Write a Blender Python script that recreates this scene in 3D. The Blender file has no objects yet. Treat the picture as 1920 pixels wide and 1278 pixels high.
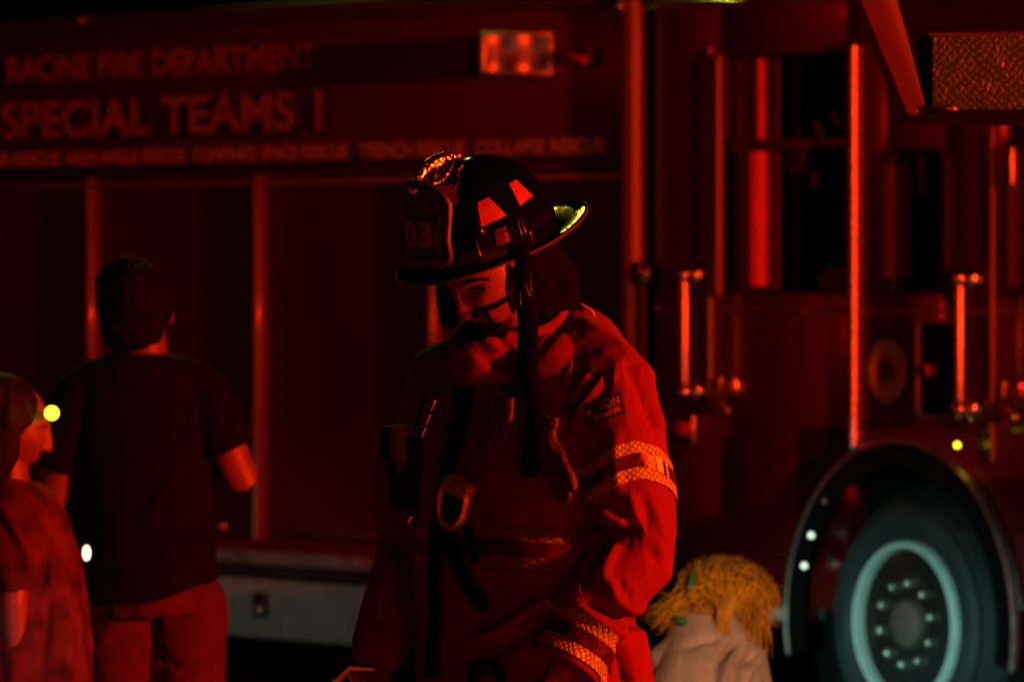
import bpy, bmesh, math, random
import numpy as np
from mathutils import Vector, Matrix, noise
from mathutils.bvhtree import BVHTree

random.seed(7)
S = bpy.context.scene
COL = S.collection
PI = math.pi

# ------------------------------------------------------------------ camera
F = 12500.0                                   # focal length in photo pixels (1920 wide)
CAMZ = 1.75
cd = bpy.data.cameras.new('camera'); cam = bpy.data.objects.new('camera', cd); COL.objects.link(cam)
cd.sensor_width = 36.0; cd.lens = F / 1920 * 36
cam.location = (0, 0, CAMZ); cam.rotation_euler = (PI / 2 - math.atan(139 / F), 0, 0)
cd.clip_start = 0.1; cd.clip_end = 2000
cd.dof.use_dof = True; cd.dof.focus_distance = 13.72; cd.dof.aperture_fstop = (cd.lens / 1000) / 0.034
S.camera = cam

# ------------------------------------------------------------------ world (night) and exposure
W = bpy.data.worlds.new('World'); S.world = W; W.use_nodes = True
wn = W.node_tree; bgn = wn.nodes['Background']
sky = wn.nodes.new('ShaderNodeTexSky'); sky.sky_type = 'NISHITA'; sky.sun_disc = False
sky.sun_elevation = math.radians(-6); sky.sun_rotation = math.radians(200)
wn.links.new(sky.outputs[0], bgn.inputs[0]); bgn.inputs[1].default_value = 0.02
S.view_settings.view_transform = 'Standard'; S.view_settings.look = 'None'
S.view_settings.exposure = 0; S.view_settings.gamma = 1

# ------------------------------------------------------------------ lamps: emergency beacon, added red fills, street lamp, head lamps
def aim(o, target):
    d = Vector(target) - o.location
    o.rotation_euler = d.to_track_quat('-Z', 'Y').to_euler()
def lamp(name, kind, loc, color, energy, radius=0.1, target=None, size=45, blend=0.3, shape='DISK', sy=None):
    l = bpy.data.lights.new(name, kind); l.color = color; l.energy = energy
    if kind == 'AREA':
        l.shape = shape; l.size = radius * 2
        if sy: l.size_y = sy
    else: l.shadow_soft_size = radius
    if kind == 'SPOT': l.spot_size = math.radians(size); l.spot_blend = blend
    o = bpy.data.objects.new(name, l); COL.objects.link(o); o.location = loc
    if target: aim(o, target)
    return o
RED = (1.0, 0.032, 0.002)
lamp('red_beacon', 'POINT', (8.3, 11.5, 2.75), RED, 12000, 0.15)
lamp('front_red_fill', 'POINT', (5.0, 3.0, 3.3), (1.0, 0.012, 0.003), 420, 0.2)  # weak red fill added to lift the front of the coat
lamp('truck_red_fill', 'AREA', (-12.5, 24.5, 4.2), (1.0, 0.012, 0.004), 80, 0.5, (0, 27, 1.4))  # red fill added for the truck side, placed clear of the people
lamp('street_lamp', 'SPOT', (-3.2, 40.6, 14.8), (1.0, 0.80, 0.03), 2200, 0.08, (0.3, 15, 1.4), 40)
lamp('head_lamp', 'SPOT', (-7.2, 13.0, 0.55), (0.36, 1.0, 0.84), 7500, 0.07, (1.40, 25.3, -0.62), 14, 0.9)
lamp('head_lamp', 'SPOT', (-8.4, 12.6, 0.50), (0.62, 1.0, 0.80), 1500, 0.07, (-1.15, 29.0, 0.22), 6, 0.8)
lamp('work_lamp', 'SPOT', (2.6, 10.5, 2.2), (1.0, 0.62, 0.36), 1500, 0.05, (0.52, 18.2, 0.66), 5.5, 0.7)
lamp('path_lamp', 'SPOT', (-0.4, 9.5, 1.2), (1.0, 0.50, 0.45), 500, 0.05, (-1.20, 17.1, 0.78), 3.6, 0.95)

# ------------------------------------------------------------------ helpers
def px2w(px, py, Y):
    return Vector(((px - 960) / F * Y, Y, CAMZ - (py - 500) / F * Y))

def mat(name, col, rough=0.6, metal=0.0, var=0.2, scale=12.0, bump=0.0, bscale=80.0, coat=0.0, spec=0.5, pattern=None, emit=None, tint=None):
    m = bpy.data.materials.new(name); m.use_nodes = True
    nt = m.node_tree; N = nt.nodes; L = nt.links; b = N['Principled BSDF']
    tc = N.new('ShaderNodeTexCoord'); nz = N.new('ShaderNodeTexNoise'); nz.inputs['Scale'].default_value = scale
    nz.inputs['Detail'].default_value = 5
    L.new(tc.outputs['Object'], nz.inputs['Vector'])
    rp = N.new('ShaderNodeValToRGB'); c = Vector(col)
    a = c * (1 - var); d = Vector([min(1, x) for x in (c * (1 + var))])
    if tint: a = Vector(tint)
    rp.color_ramp.elements[0].position = 0.3; rp.color_ramp.elements[0].color = (*a, 1)
    rp.color_ramp.elements[1].position = 0.7; rp.color_ramp.elements[1].color = (*d, 1)
    L.new(nz.outputs['Fac'], rp.inputs['Fac'])
    L.new(rp.outputs['Color'], b.inputs['Base Color'])
    mr = N.new('ShaderNodeMapRange'); mr.inputs['To Min'].default_value = max(0.02, rough * 0.8); mr.inputs['To Max'].default_value = min(1, rough * 1.25)
    L.new(nz.outputs['Fac'], mr.inputs['Value']); L.new(mr.outputs[0], b.inputs['Roughness'])
    b.inputs['Metallic'].default_value = metal
    b.inputs['Specular IOR Level'].default_value = spec
    b.inputs['Coat Weight'].default_value = coat; b.inputs['Coat Roughness'].default_value = 0.08
    hgt = None
    if bump:
        nb = N.new('ShaderNodeTexNoise'); nb.inputs['Scale'].default_value = bscale; nb.inputs['Detail'].default_value = 6
        L.new(tc.outputs['Object'], nb.inputs['Vector']); hgt = nb.outputs['Fac']
    if pattern == 'weave':
        w = N.new('ShaderNodeTexVoronoi'); w.inputs['Scale'].default_value = 420; L.new(tc.outputs['Object'], w.inputs['Vector'])
        ad = N.new('ShaderNodeMath'); ad.operation = 'MULTIPLY_ADD'; ad.inputs[1].default_value = 0.25
        L.new(w.outputs['Distance'], ad.inputs[0]); L.new(hgt, ad.inputs[2]); hgt = ad.outputs[0]
    if hgt:
        bp = N.new('ShaderNodeBump'); bp.inputs['Strength'].default_value = bump; bp.inputs['Distance'].default_value = 0.004
        L.new(hgt, bp.inputs['Height']); L.new(bp.outputs[0], b.inputs['Normal'])
    if emit:
        b.inputs['Emission Color'].default_value = (*emit[:3], 1); b.inputs['Emission Strength'].default_value = emit[3]
    return m

def crosshatch(name, lo, hi, k, rough=0.35, bump=0.5, uv=False, warp=0.0):
    """diamond cross hatched film / diamond plate / prismatic lens"""
    m = bpy.data.materials.new(name); m.use_nodes = True
    nt = m.node_tree; N = nt.nodes; L = nt.links; b = N['Principled BSDF']
    tc = N.new('ShaderNodeTexCoord'); sp = N.new('ShaderNodeSeparateXYZ')
    wz = N.new('ShaderNodeTexNoise'); wz.inputs['Scale'].default_value = 18; L.new(tc.outputs['UV' if uv else 'Object'], wz.inputs['Vector'])
    wm = N.new('ShaderNodeVectorMath'); wm.operation = 'SCALE'; wm.inputs['Scale'].default_value = warp; L.new(wz.outputs['Color'], wm.inputs[0])
    wa = N.new('ShaderNodeVectorMath'); wa.operation = 'ADD'; L.new(tc.outputs['UV' if uv else 'Object'], wa.inputs[0]); L.new(wm.outputs[0], wa.inputs[1])
    L.new(wa.outputs[0], sp.inputs[0])
    outs = []
    for sgn in (1, -1):
        m1 = N.new('ShaderNodeMath'); m1.operation = 'MULTIPLY'; m1.inputs[1].default_value = sgn
        L.new(sp.outputs['Y' if uv else 'Z'], m1.inputs[0])
        m2 = N.new('ShaderNodeMath'); m2.operation = 'ADD'; L.new(sp.outputs['X'], m2.inputs[0]); L.new(m1.outputs[0], m2.inputs[1])
        m3 = N.new('ShaderNodeMath'); m3.operation = 'MULTIPLY'; m3.inputs[1].default_value = k; L.new(m2.outputs[0], m3.inputs[0])
        m4 = N.new('ShaderNodeMath'); m4.operation = 'SINE'; L.new(m3.outputs[0], m4.inputs[0]); 
        m5 = N.new('ShaderNodeMath'); m5.operation = 'ABSOLUTE'; L.new(m4.outputs[0], m5.inputs[0]); outs.append(m5)
    mn = N.new('ShaderNodeMath'); mn.operation = 'MINIMUM'; L.new(outs[0].outputs[0], mn.inputs[0]); L.new(outs[1].outputs[0], mn.inputs[1])
    rp = N.new('ShaderNodeValToRGB'); rp.color_ramp.elements[0].position = 0.05; rp.color_ramp.elements[1].position = 0.38
    rp.color_ramp.elements[0].color = (*lo, 1); rp.color_ramp.elements[1].color = (*hi, 1)
    L.new(mn.outputs[0], rp.inputs[0])
    nz = N.new('ShaderNodeTexNoise'); nz.inputs['Scale'].default_value = 25; L.new(tc.outputs['Object'], nz.inputs['Vector'])
    mx = N.new('ShaderNodeMixRGB'); mx.blend_type = 'MULTIPLY'; mx.inputs[0].default_value = 0.5
    L.new(rp.outputs[0], mx.inputs[1]); L.new(nz.outputs['Fac'], mx.inputs[2]); L.new(mx.outputs[0], b.inputs['Base Color'])
    b.inputs['Roughness'].default_value = rough
    bp = N.new('ShaderNodeBump'); bp.inputs['Strength'].default_value = bump; bp.inputs['Distance'].default_value = 0.002
    L.new(mn.outputs[0], bp.inputs['Height']); L.new(bp.outputs[0], b.inputs['Normal'])
    return m

MT = dict(
    road=mat('asphalt', (.045, .045, .047), .85, bump=.6, bscale=60, var=.3, scale=3),
    pave=mat('pavement', (.20, .19, .18), .85, bump=.4, bscale=40, var=.2, scale=2),
    kerb=mat('kerb_stone', (.3, .29, .27), .8, bump=.3),
    paint=mat('red_paint', (.095, .002, .002), .32, coat=.4, var=.06, scale=1.5),
    paint2=mat('red_roller_door', (.075, .0015, .0015), .45, var=.1, scale=1.0),
    white=mat('white_lettering', (.90, .80, .66), .5, var=.08, scale=5),
    gold=mat('gold_lettering', (.52, .32, .16), .45, var=.25, scale=9),
    shadow=mat('letter_outline', (.01, .01, .01), .5),
    chrome=mat('chrome', (.75, .74, .72), .16, 1.0, var=.05, scale=20),
    brushed=mat('brushed_metal', (.62, .60, .57), .36, 1.0, var=.15, scale=30, bump=.1, bscale=30),
    alu=mat('aluminium', (.45, .44, .42), .55, .6, var=.2, scale=4),
    black=mat('black_rubber', (.012, .012, .012), .6, bump=.2, var=.3),
    blackgl=mat('black_gloss', (.006, .006, .007), .12, coat=1, var=.2, scale=30),
    glass=mat('dark_glass', (.004, .004, .005), .06, coat=1, var=.1),
    tyre=mat('tyre_rubber', (.020, .024, .024), .6, bump=.3, bscale=30, var=.3, scale=6, spec=.25),
    wheel=mat('wheel_paint', (.035, .008, .007), .5, .0, var=.2, scale=15),
    steel=mat('dull_steel', (.28, .28, .27), .5, .7, var=.3, scale=12),
    paint3=mat('floodlight_red_paint', (.024, .0015, .001), .6, var=.08),
    alubright=mat('rim_aluminium', (.66, .70, .67), .4, .2, var=.1, scale=10),
    dimmetal=mat('dull_trim_metal', (.10, .09, .085), .5, .9, var=.2, scale=20, bump=.1, bscale=30),
    columnmetal=mat('column_metal', (.20, .14, .12), .55, .7, var=.2, scale=20, bump=.1, bscale=30),
    railmetal=mat('roof_rail_metal', (.05, .05, .015), .6, .3, var=.2),
    blackmatte=mat('matte_black_paint', (.004, .004, .004), .9, spec=.04),
    limeshaded=crosshatch('shaded_lime_trim', (.04, .02, .005), (.13, .14, .02), 230, .5, .7, uv=True),  # darker copy of the lime trim; chest shade put into colour
    ring=mat('emblem_ring_film', (.9, .62, .3), .5, var=.15, scale=20),
    hairgap=mat('blond_hair_gap_shade', (.14, .045, .003), .6, var=.4, scale=30),  # darker base under the locks; shade of the gaps put into colour
    glintwhite=mat('white_glint_glow', (.6, .7, .6), .2, emit=(.8, 1, .75, 2.2)),  # self-lit stand-in for head lamp reflections in the fender chrome
    mirror=mat('polished_chrome', (.85, .84, .82), .06, 1.0, var=.03, scale=20),
    olivecloth=mat('olive_fabric', (.12, .10, .04), .9, var=.2),
    curtain=mat('red_cab_trim', (.42, .03, .02), .6, var=.12, scale=20, bump=.2),
    redlens=mat('red_lens', (.55, .02, .01), .15, coat=1, var=.1),
    plate=crosshatch('tread_plate', (.17, .19, .17), (.25, .28, .25), 90, .5, .6),
    lens=crosshatch('prismatic_lens', (.012, .02, .004), (.032, .12, .008), 140, .3, 1.0, warp=.035),
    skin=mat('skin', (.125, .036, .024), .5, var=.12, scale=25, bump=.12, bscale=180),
    hairblack=mat('black_hair', (.0015, .001, .001), .8, var=.4, scale=60, bump=.4, bscale=150, spec=.12),
    hairbrown=mat('dark_brown_hair', (.004, .0015, .001), .7, var=.4, scale=60, bump=.4, bscale=150, spec=.2),
    hairblond=mat('blond_hair', (.62, .27, .010), .45, var=.3, scale=25),
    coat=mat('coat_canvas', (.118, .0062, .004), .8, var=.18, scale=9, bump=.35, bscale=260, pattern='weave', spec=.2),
    trousers=mat('bunker_trousers', (.08, .008, .005), .8, var=.2, bump=.4, bscale=200),
    hood=mat('dark_hood_cloth', (.0018, .001, .001), .95, spec=.05, var=.3, bump=.4, bscale=150),
    strap=mat('black_webbing', (.0010, .0006, .0006), .85, bump=.4, bscale=200, var=.3, spec=.04),
    helmet=mat('black_helmet_shell', (.0016, .001, .001), .06, coat=.0, var=.4, scale=40, bump=.22, bscale=26),
    brimedge=mat('brim_edge_trim', (.07, .012, .01), .4),
    leather=mat('leather_front', (.035, .010, .009), .5, var=.3, scale=30, bump=.4, bscale=120),
    leatherblack=mat('black_leather', (.006, .004, .004), .5, var=.3, scale=30, bump=.4, bscale=120),
    shieldnum=mat('shield_number', (.20, .13, .10), .4, var=.2),
    brass=mat('brass', (.85, .50, .14), .18, 1.0, var=.3, scale=90, bump=.6, bscale=90),
    decal=mat('helmet_reflective_decal', (.27, .055, .02), .35, var=.12, scale=60, bump=.15, bscale=400),
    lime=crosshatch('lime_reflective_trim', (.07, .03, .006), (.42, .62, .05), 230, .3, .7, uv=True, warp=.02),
    silver=mat('silver_reflective_trim', (.05, .012, .006), .28, .5, var=.5, scale=35, bump=.4, bscale=90),
    tapebar=mat('lime_trim_bar', (.95, .9, .14), .3, var=.15, scale=60, bump=.3, bscale=200),
    patch=mat('patch_cloth', (.008, .008, .008), .9, bump=.5, bscale=300),
    patchred=mat('patch_thread', (.42, .10, .09), .8, var=.2, bump=.5, bscale=300),
    glove=mat('glove_leather', (.03, .005, .003), .65, var=.3, scale=25, bump=.5, bscale=120),
    tee=mat('black_tee', (.0022, .0012, .0015), .95, bump=.3, bscale=200, var=.2, spec=.1),
    jeans=mat('denim', (.052, .009, .008), .9, spec=.15, var=.25, scale=40, bump=.4, bscale=300),
    beige=mat('beige_cotton', (.50, .34, .24), .9, var=.08, scale=8, bump=.3, bscale=250),
    tiedye=mat('tie_dye_cotton', (.085, .022, .026), .9, var=.1, scale=11, bump=.2, bscale=150, tint=(.012, .004, .006), spec=.1),
    radio=mat('radio_plastic', (.002, .002, .002), .8, bump=.2, var=.3, spec=.06),
    buckle=mat('metal_clip', (.40, .30, .27), .35, .5, var=.3, scale=50),
    boot=mat('boot_rubber', (.015, .014, .013), .5),
    green=mat('green_ribbon', (.03, .16, .04), .7),
    amber=mat('amber_glint_glow', (.6, .5, .05), .2, emit=(1, .85, .02, 5)),  # self-lit stand-in for yellow glints, not a lamp
    coolglint=mat('small_white_glint_glow', (.6, .6, .5), .2, emit=(1, .85, .5, 2.6)),  # self-lit stand-in for a white glint, not a lamp
)

class MB:
    """collects shapes; build() links them as ONE mesh object"""
    def __init__(s): s.v = []; s.f = []
    def add(s, vs, fs):
        o = len(s.v); s.v += [tuple(v) for v in vs]; s.f += [tuple(i + o for i in f) for f in fs]; return s
    def box(s, x0, x1, y0, y1, z0, z1, bev=0.0, M=None):
        bm = bmesh.new(); bmesh.ops.create_cube(bm, size=1)
        for v in bm.verts:
            v.co = Vector(((x0 + x1) / 2 + v.co.x * abs(x1 - x0), (y0 + y1) / 2 + v.co.y * abs(y1 - y0), (z0 + z1) / 2 + v.co.z * abs(z1 - z0)))
        if bev: bmesh.ops.bevel(bm, geom=bm.edges[:], offset=bev, segments=2, affect='EDGES', profile=0.5)
        if M is not None: bmesh.ops.transform(bm, matrix=M, verts=bm.verts[:])
        bm.verts.index_update()
        s.add([v.co[:] for v in bm.verts], [[v.index for v in f.verts] for f in bm.faces]); bm.free(); return s
    def rings(s, rs, cap=True, closed=False):
        n = len(rs[0]); vs = [p for r in rs for p in r]; fs = []
        m = len(rs)
        for i in range(m if closed else m - 1):
            a = i * n; b = ((i + 1) % m) * n
            for j in range(n):
                k = (j + 1) % n; fs.append((a + j, a + k, b + k, b + j))
        if cap and not closed:
            fs.append(tuple(range(n))[::-1]); fs.append(tuple(range((m - 1) * n, m * n)))
        return s.add(vs, fs)
    def tube(s, pts, rad, n=16, round_ends=True, flat=1.0, up=None):
        pts = [Vector(p) for p in pts]
        if not hasattr(rad, '__len__'): rad = [rad] * len(pts)
        P = []; R = []
        if round_ends:
            d = (pts[0] - pts[1]).normalized()
            for a in (80, 55, 28): P.append(pts[0] + d * rad[0] * math.sin(math.radians(a))); R.append(rad[0] * math.cos(math.radians(a)))
        P += pts; R += list(rad)
        if round_ends:
            d = (pts[-1] - pts[-2]).normalized()
            for a in (28, 55, 80): P.append(pts[-1] + d * rad[-1] * math.sin(math.radians(a))); R.append(rad[-1] * math.cos(math.radians(a)))
        rs = []; prev = None
        for i, p in enumerate(P):
            t = (P[min(i + 1, len(P) - 1)] - P[max(i - 1, 0)]).normalized()
            if prev is None:
                u = Vector(up) if up else (Vector((0, 0, 1)) if abs(t.z) < 0.8 else Vector((1, 0, 0)))
            else: u = prev
            x = u - t * u.dot(t); x.normalize(); prev = x; y = t.cross(x)
            rs.append([p + (x * math.cos(q) + y * flat * math.sin(q)) * R[i] for q in [2 * PI * j / n for j in range(n)]])
        return s.rings(rs)
    def sphere(s, c, r, n=20, m=12, M=None):
        c = Vector(c); r = Vector(r) if hasattr(r, '__len__') else Vector((r, r, r)); rs = []
        for i in range(1, m):
            th = PI * i / m
            ring = []
            for j in range(n):
                ph = 2 * PI * j / n; v = Vector((math.sin(th) * math.cos(ph) * r.x, math.sin(th) * math.sin(ph) * r.y, math.cos(th) * r.z))
                if M is not None: v = M @ v
                ring.append(c + v)
            rs.append(ring)
        return s.rings(rs)
    def disc(s, c, axis, prof, n=48):
        """lathe: prof = [(radius, distance along axis)]"""
        axis = Vector(axis).normalized(); u = axis.orthogonal().normalized(); w = axis.cross(u); c = Vector(c)
        rs = [[c + axis * h + (u * math.cos(2 * PI * j / n) + w * math.sin(2 * PI * j / n)) * r for j in range(n)] for r, h in prof]
        return s.rings(rs)
    def mesh(s):
        me = bpy.data.meshes.new('m'); me.from_pydata(s.v, [], s.f); me.update(); return me
    def build(s, name, m, parent=None, root=None, smooth=True, angle=40):
        return link(s.mesh(), name, m, parent, root, smooth, angle)

ROOTS = {}
def link(me, name, m, parent=None, root=None, smooth=True, angle=40):
    """world-space mesh -> object; vertices are moved into the root's frame when root is given"""
    bm = bmesh.new(); bm.from_mesh(me); bmesh.ops.recalc_face_normals(bm, faces=bm.faces[:]); bm.to_mesh(me); bm.free()
    if root is not None: me.transform(ROOTS[root.name].inverted())
    me.name = name
    o = bpy.data.objects.new(name, me); COL.objects.link(o)
    if parent is not None: o.parent = parent
    if m is not None: me.materials.append(m)
    if smooth:
        me.polygons.foreach_set('use_smooth', [True] * len(me.polygons))
        try: me.set_sharp_from_angle(angle=math.radians(angle))
        except Exception: pass
    return o
def thing(name, label, cat, loc=(0, 0, 0), rz=0, group=None):
    o = bpy.data.objects.new(name, None); COL.objects.link(o); o.location = loc; o.rotation_euler = (0, 0, rz)
    o['label'] = label; o['category'] = cat
    if group: o['group'] = group
    ROOTS[o.name] = Matrix.Translation(loc) @ Matrix.Rotation(rz, 4, 'Z'); return o
def tag(o, label, cat, group=None):
    o['label'] = label; o['category'] = cat
    if group: o['group'] = group
    return o

def remesh(mb, voxel, smooth=4, fac=0.5):
    me = mb.mesh() if isinstance(mb, MB) else mb
    o = bpy.data.objects.new('tmp', me); COL.objects.link(o)
    r = o.modifiers.new('r', 'REMESH'); r.mode = 'VOXEL'; r.voxel_size = voxel
    if smooth: q = o.modifiers.new('s', 'SMOOTH'); q.factor = fac; q.iterations = smooth
    dg = bpy.context.evaluated_depsgraph_get(); dg.update()
    out = bpy.data.meshes.new_from_object(o.evaluated_get(dg)); bpy.data.objects.remove(o); return out
def arr(me):
    n = len(me.vertices); a = np.empty(n * 3); me.vertices.foreach_get('co', a)
    b = np.empty(n * 3); me.vertex_normals.foreach_get('vector', b); return a.reshape(-1, 3), b.reshape(-1, 3)
def put(me, a): me.vertices.foreach_set('co', a.ravel()); me.update()
def topx(a):
    return np.stack([960 + F * a[:, 0] / a[:, 1], 500 - F * (a[:, 2] - CAMZ) / a[:, 1]], 1)
def strokes(me, ss, limit=None):
    """press folds into cloth: ss = [(px polyline, height in m, half width in px)]"""
    a, nrm = arr(me); P = tox = topx(a); w = np.clip((0.35 - nrm[:, 1]) / 0.5, 0, 1)
    d = np.zeros(len(a))
    for pl, amp, wid in ss:
        best = np.full(len(a), 1e9); tt = np.zeros(len(a)); L = len(pl) - 1
        for i in range(L):
            p = np.array(pl[i], float); q = np.array(pl[i + 1], float); e = q - p
            t = np.clip(((P - p) @ e) / (e @ e), 0, 1); c = p + t[:, None] * e; ds = np.hypot(*(P - c).T)
            k = ds < best; best[k] = ds[k]; tt[k] = ((i + t) / L)[k]
        taper = np.sqrt(np.clip(np.minimum(tt, 1 - tt) * 5, 0, 1)) * 0.7 + 0.3
        d += amp * np.exp(-(best / wid) ** 2) * taper
    a += nrm * (d * w)[:, None]; put(me, a)
def wrinkle(me, amp, sx, sy, sz, seed=0.0, ridged=True):
    a, nrm = arr(me); d = np.empty(len(a))
    for i, p in enumerate(a):
        v = noise.noise(Vector((p[0] * sx + seed, p[1] * sy, p[2] * sz)))
        v2 = noise.noise(Vector((p[0] * sx * 2.3 + seed, p[1] * sy * 2.3, p[2] * sz * 2.3 + 7)))
        d[i] = (0.5 - abs(v) * 1.6 if ridged else v) + 0.4 * v2
    a += nrm * (d * amp)[:, None]; put(me, a)
def bvh_of(me): return BVHTree.FromPolygons([v.co[:] for v in me.vertices], [p.vertices[:] for p in me.polygons])
def hit(bvh, px, py, lift=0.0):
    o = Vector((0, 0, CAMZ)); d = (px2w(px, py, 13.0) - o).normalized()
    h = bvh.ray_cast(o, d)
    if h[0] is None: return None, None
    n = h[1] if h[1].dot(d) < 0 else -h[1]
    return h[0] + n * lift, n
def slab(mb, grid, th):
    """grid[i][j] of (point, normal) -> closed thin slab following the surface"""
    if len(grid) < 2: return mb
    R = len(grid); C = len(grid[0]); top = [p for r in grid for p, n in r]; bot = [p - n * th for r in grid for p, n in r]
    fs = []; k = R * C
    for i in range(R - 1):
        for j in range(C - 1):
            a, b, c, d = i * C + j, i * C + j + 1, (i + 1) * C + j + 1, (i + 1) * C + j
            fs.append((a, b, c, d)); fs.append((k + d, k + c, k + b, k + a))
    edge = [(0, j) for j in range(C)] + [(i, C - 1) for i in range(1, R)] + [(R - 1, j) for j in range(C - 2, -1, -1)] + [(i, 0) for i in range(R - 2, 0, -1)]
    ids = [i * C + j for i, j in edge]
    for x, y in zip(ids, ids[1:] + ids[:1]): fs.append((y, x, k + x, k + y))
    mb.add(top + bot, fs); return mb
def ribbon(bvh, pts, wid, lift=0.004, th=0.003, cols=7, step=6, bow=0.0):
    """strap laid along a surface"""
    pts = [np.array(p, float) for p in pts]
    if not hasattr(wid, '__len__'): wid = [wid] * len(pts)
    path = []
    for i in range(len(pts) - 1):
        n = max(1, int(np.hypot(*(pts[i + 1] - pts[i])) / step))
        for k in range(n): t = k / n; path.append((pts[i] * (1 - t) + pts[i + 1] * t, wid[i] * (1 - t) + wid[i + 1] * t))
    path.append((pts[-1], wid[-1])); grid = []
    for i, (p, w) in enumerate(path):
        t = path[min(i + 1, len(path) - 1)][0] - path[max(i - 1, 0)][0]; t /= np.hypot(*t); nn = np.array((-t[1], t[0]))
        row = []
        for j in range(cols):
            u = j / (cols - 1) - 0.5; q = p + nn * u * w
            h, n = hit(bvh, q[0], q[1], lift + bow * (1 - 4 * u * u))
            row.append((h, n))
        good = [x for x in row if x[0] is not None]
        if not good: continue
        row = [x if x[0] is not None else min(good, key=lambda g: abs(0)) for x in row]
        grid.append(row)
    # relax so webbing bridges small folds
    for it in range(3):
        g2 = [[(grid[i][j][0] * 0.5 + (grid[i - 1][j][0] + grid[i + 1][j][0]) * 0.25, grid[i][j][1]) for j in range(cols)] if 0 < i < len(grid) - 1 else grid[i] for i in range(len(grid))]
        grid = [[(g2[i][j][0], grid[i][j][1]) for j in range(cols)] for i in range(len(grid))]
    return slab(MB(), grid, th)
def quadpatch(bvh, corners, nu=10, nv=10, lift=0.003, th=0.002):
    a, b, c, d = [np.array(x, float) for x in corners]; grid = []
    for i in range(nv + 1):
        v = i / nv; row = []
        for j in range(nu + 1):
            u = j / nu; p = (a * (1 - u) + b * u) * (1 - v) + (d * (1 - u) + c * u) * v
            h, n = hit(bvh, p[0], p[1], lift); row.append((h, n))
        if any(x[0] is None for x in row): continue
        grid.append(row)
    return slab(MB(), grid, th)
def wrap_band(bvh, p0, axis, s_of, half, rmax, lift=0.004, th=0.003, v0=-1, v1=1, seg=120, rows=8, ang=(-180, 180)):
    """a band that goes round a limb: rays from outside toward the axis; returns mesh with uv"""
    p0 = Vector(p0); axis = Vector(axis).normalized(); fr = Vector((0, -1, 0)); fr = (fr - axis * fr.dot(axis)).normalized(); sd = axis.cross(fr)
    if sd.x < 0: sd = -sd
    cols = []; mb = MB(); uvs = []
    segs = []; cur = []
    for k in range(seg + 1):
        ph = math.radians(ang[0] + (ang[1] - ang[0]) * k / seg); dr = fr * math.cos(ph) + sd * math.sin(ph)
        col = []; ok = True
        for r in range(rows + 1):
            v = v0 + (v1 - v0) * r / rows; c = p0 + axis * (s_of(math.degrees(ph)) + v * half)
            h = bvh.ray_cast(c + dr * 0.6, -dr, 0.65)
            if h[0] is None: ok = False; break
            dist = (h[0] - c).length
            if dist > rmax: 
                h = bvh.ray_cast(c + dr * rmax * 0.98, -dr, rmax)
                if h[0] is None or (h[0] - c).length > rmax * 0.97: ok = False; break
            col.append((h[0] + dr * lift, dr))
        if ok: cur.append(col)
        else:
            if len(cur) > 3: segs.append(cur)
            cur = []
    if len(cur) > 3: segs.append(cur)
    for sg in segs: slab(mb, sg, th)
    return mb
def text_mesh(txt, width, height, ext=0.001, bold=0.0, shear=0.0):
    c = bpy.data.curves.new('t', 'FONT'); c.body = txt; c.size = 1; c.extrude = 0.0; c.offset = bold; c.align_x = 'LEFT'; c.shear = shear
    o = bpy.data.objects.new('t', c); COL.objects.link(o); dg = bpy.context.evaluated_depsgraph_get(); dg.update()
    me = bpy.data.meshes.new_from_object(o.evaluated_get(dg)); bpy.data.objects.remove(o)
    n = len(me.vertices); a = np.empty(n * 3); me.vertices.foreach_get('co', a); a = a.reshape(-1, 3)
    lo = a.min(0); hi = a.max(0); a[:, 0] = (a[:, 0] - lo[0]) / (hi[0] - lo[0]) * width; a[:, 1] = (a[:, 1] - lo[1]) / (hi[1] - lo[1]) * height; a[:, 2] = 0
    me.vertices.foreach_set('co', a.ravel()); me.update(); return me, a
# ================================================================== SETTING
def structure(name, mb, m):
    o = mb.build(name, m, smooth=False); o['kind'] = 'structure'; return o
structure('road', MB().add([(-400, -60, -.15), (400, -60, -.15), (400, 900, -.15), (-400, 900, -.15)], [(0, 1, 2, 3)]), MT['road'])
structure('pavement', MB().box(-30, 30, -8, 20.4, -.13, 0.0), MT['pave'])
structure('kerb', MB().box(-30, 30, 20.404, 20.55, -.148, 0.004, .01), MT['kerb'])

# ================================================================== FIRE TRUCK
TA = math.radians(55); QX, QY = 1.51, 25.5; RZ = -.15
DX, DY = math.cos(TA), -math.sin(TA); NX, NY = -math.sin(TA), -math.cos(TA)
def TP(px, py, w=0.0):
    """photo pixel -> truck coordinates (x along the side toward the front, y inward, z above the road) on the plane w outside the skin"""
    k = (px - 960) / F; qx, qy = QX + NX * w, QY + NY * w
    t = (k * qy - qx) / (DX - k * DY); Y = qy + DY * t
    return t, -w, CAMZ - (py - 500) / F * Y - RZ
truck = thing('fire_truck', 'big dark red heavy rescue fire truck with roller doors, white lettering and a crew cab', 'fire truck', (QX, QY, RZ), -TA)
def part(mb, name, m, parent=truck, smooth=True, label=None):
    o = mb.build(name, m, parent, None, smooth)
    if label: o['label'] = label
    return o
tx = lambda p, w=0: TP(p, 500, w)[0]
def tb(x0, x1, z0, z1, w0, w1, bev=.004):
    return MB().box(x0, x1, -w1, -w0, z0, z1, bev)
XB, XE = -8.6, tx(1178)                     # rear body
CB, CE = tx(1228), tx(1228) + 4.6            # cab
ZR = 2.985; ZD = 2.29; ZL = .665
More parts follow.
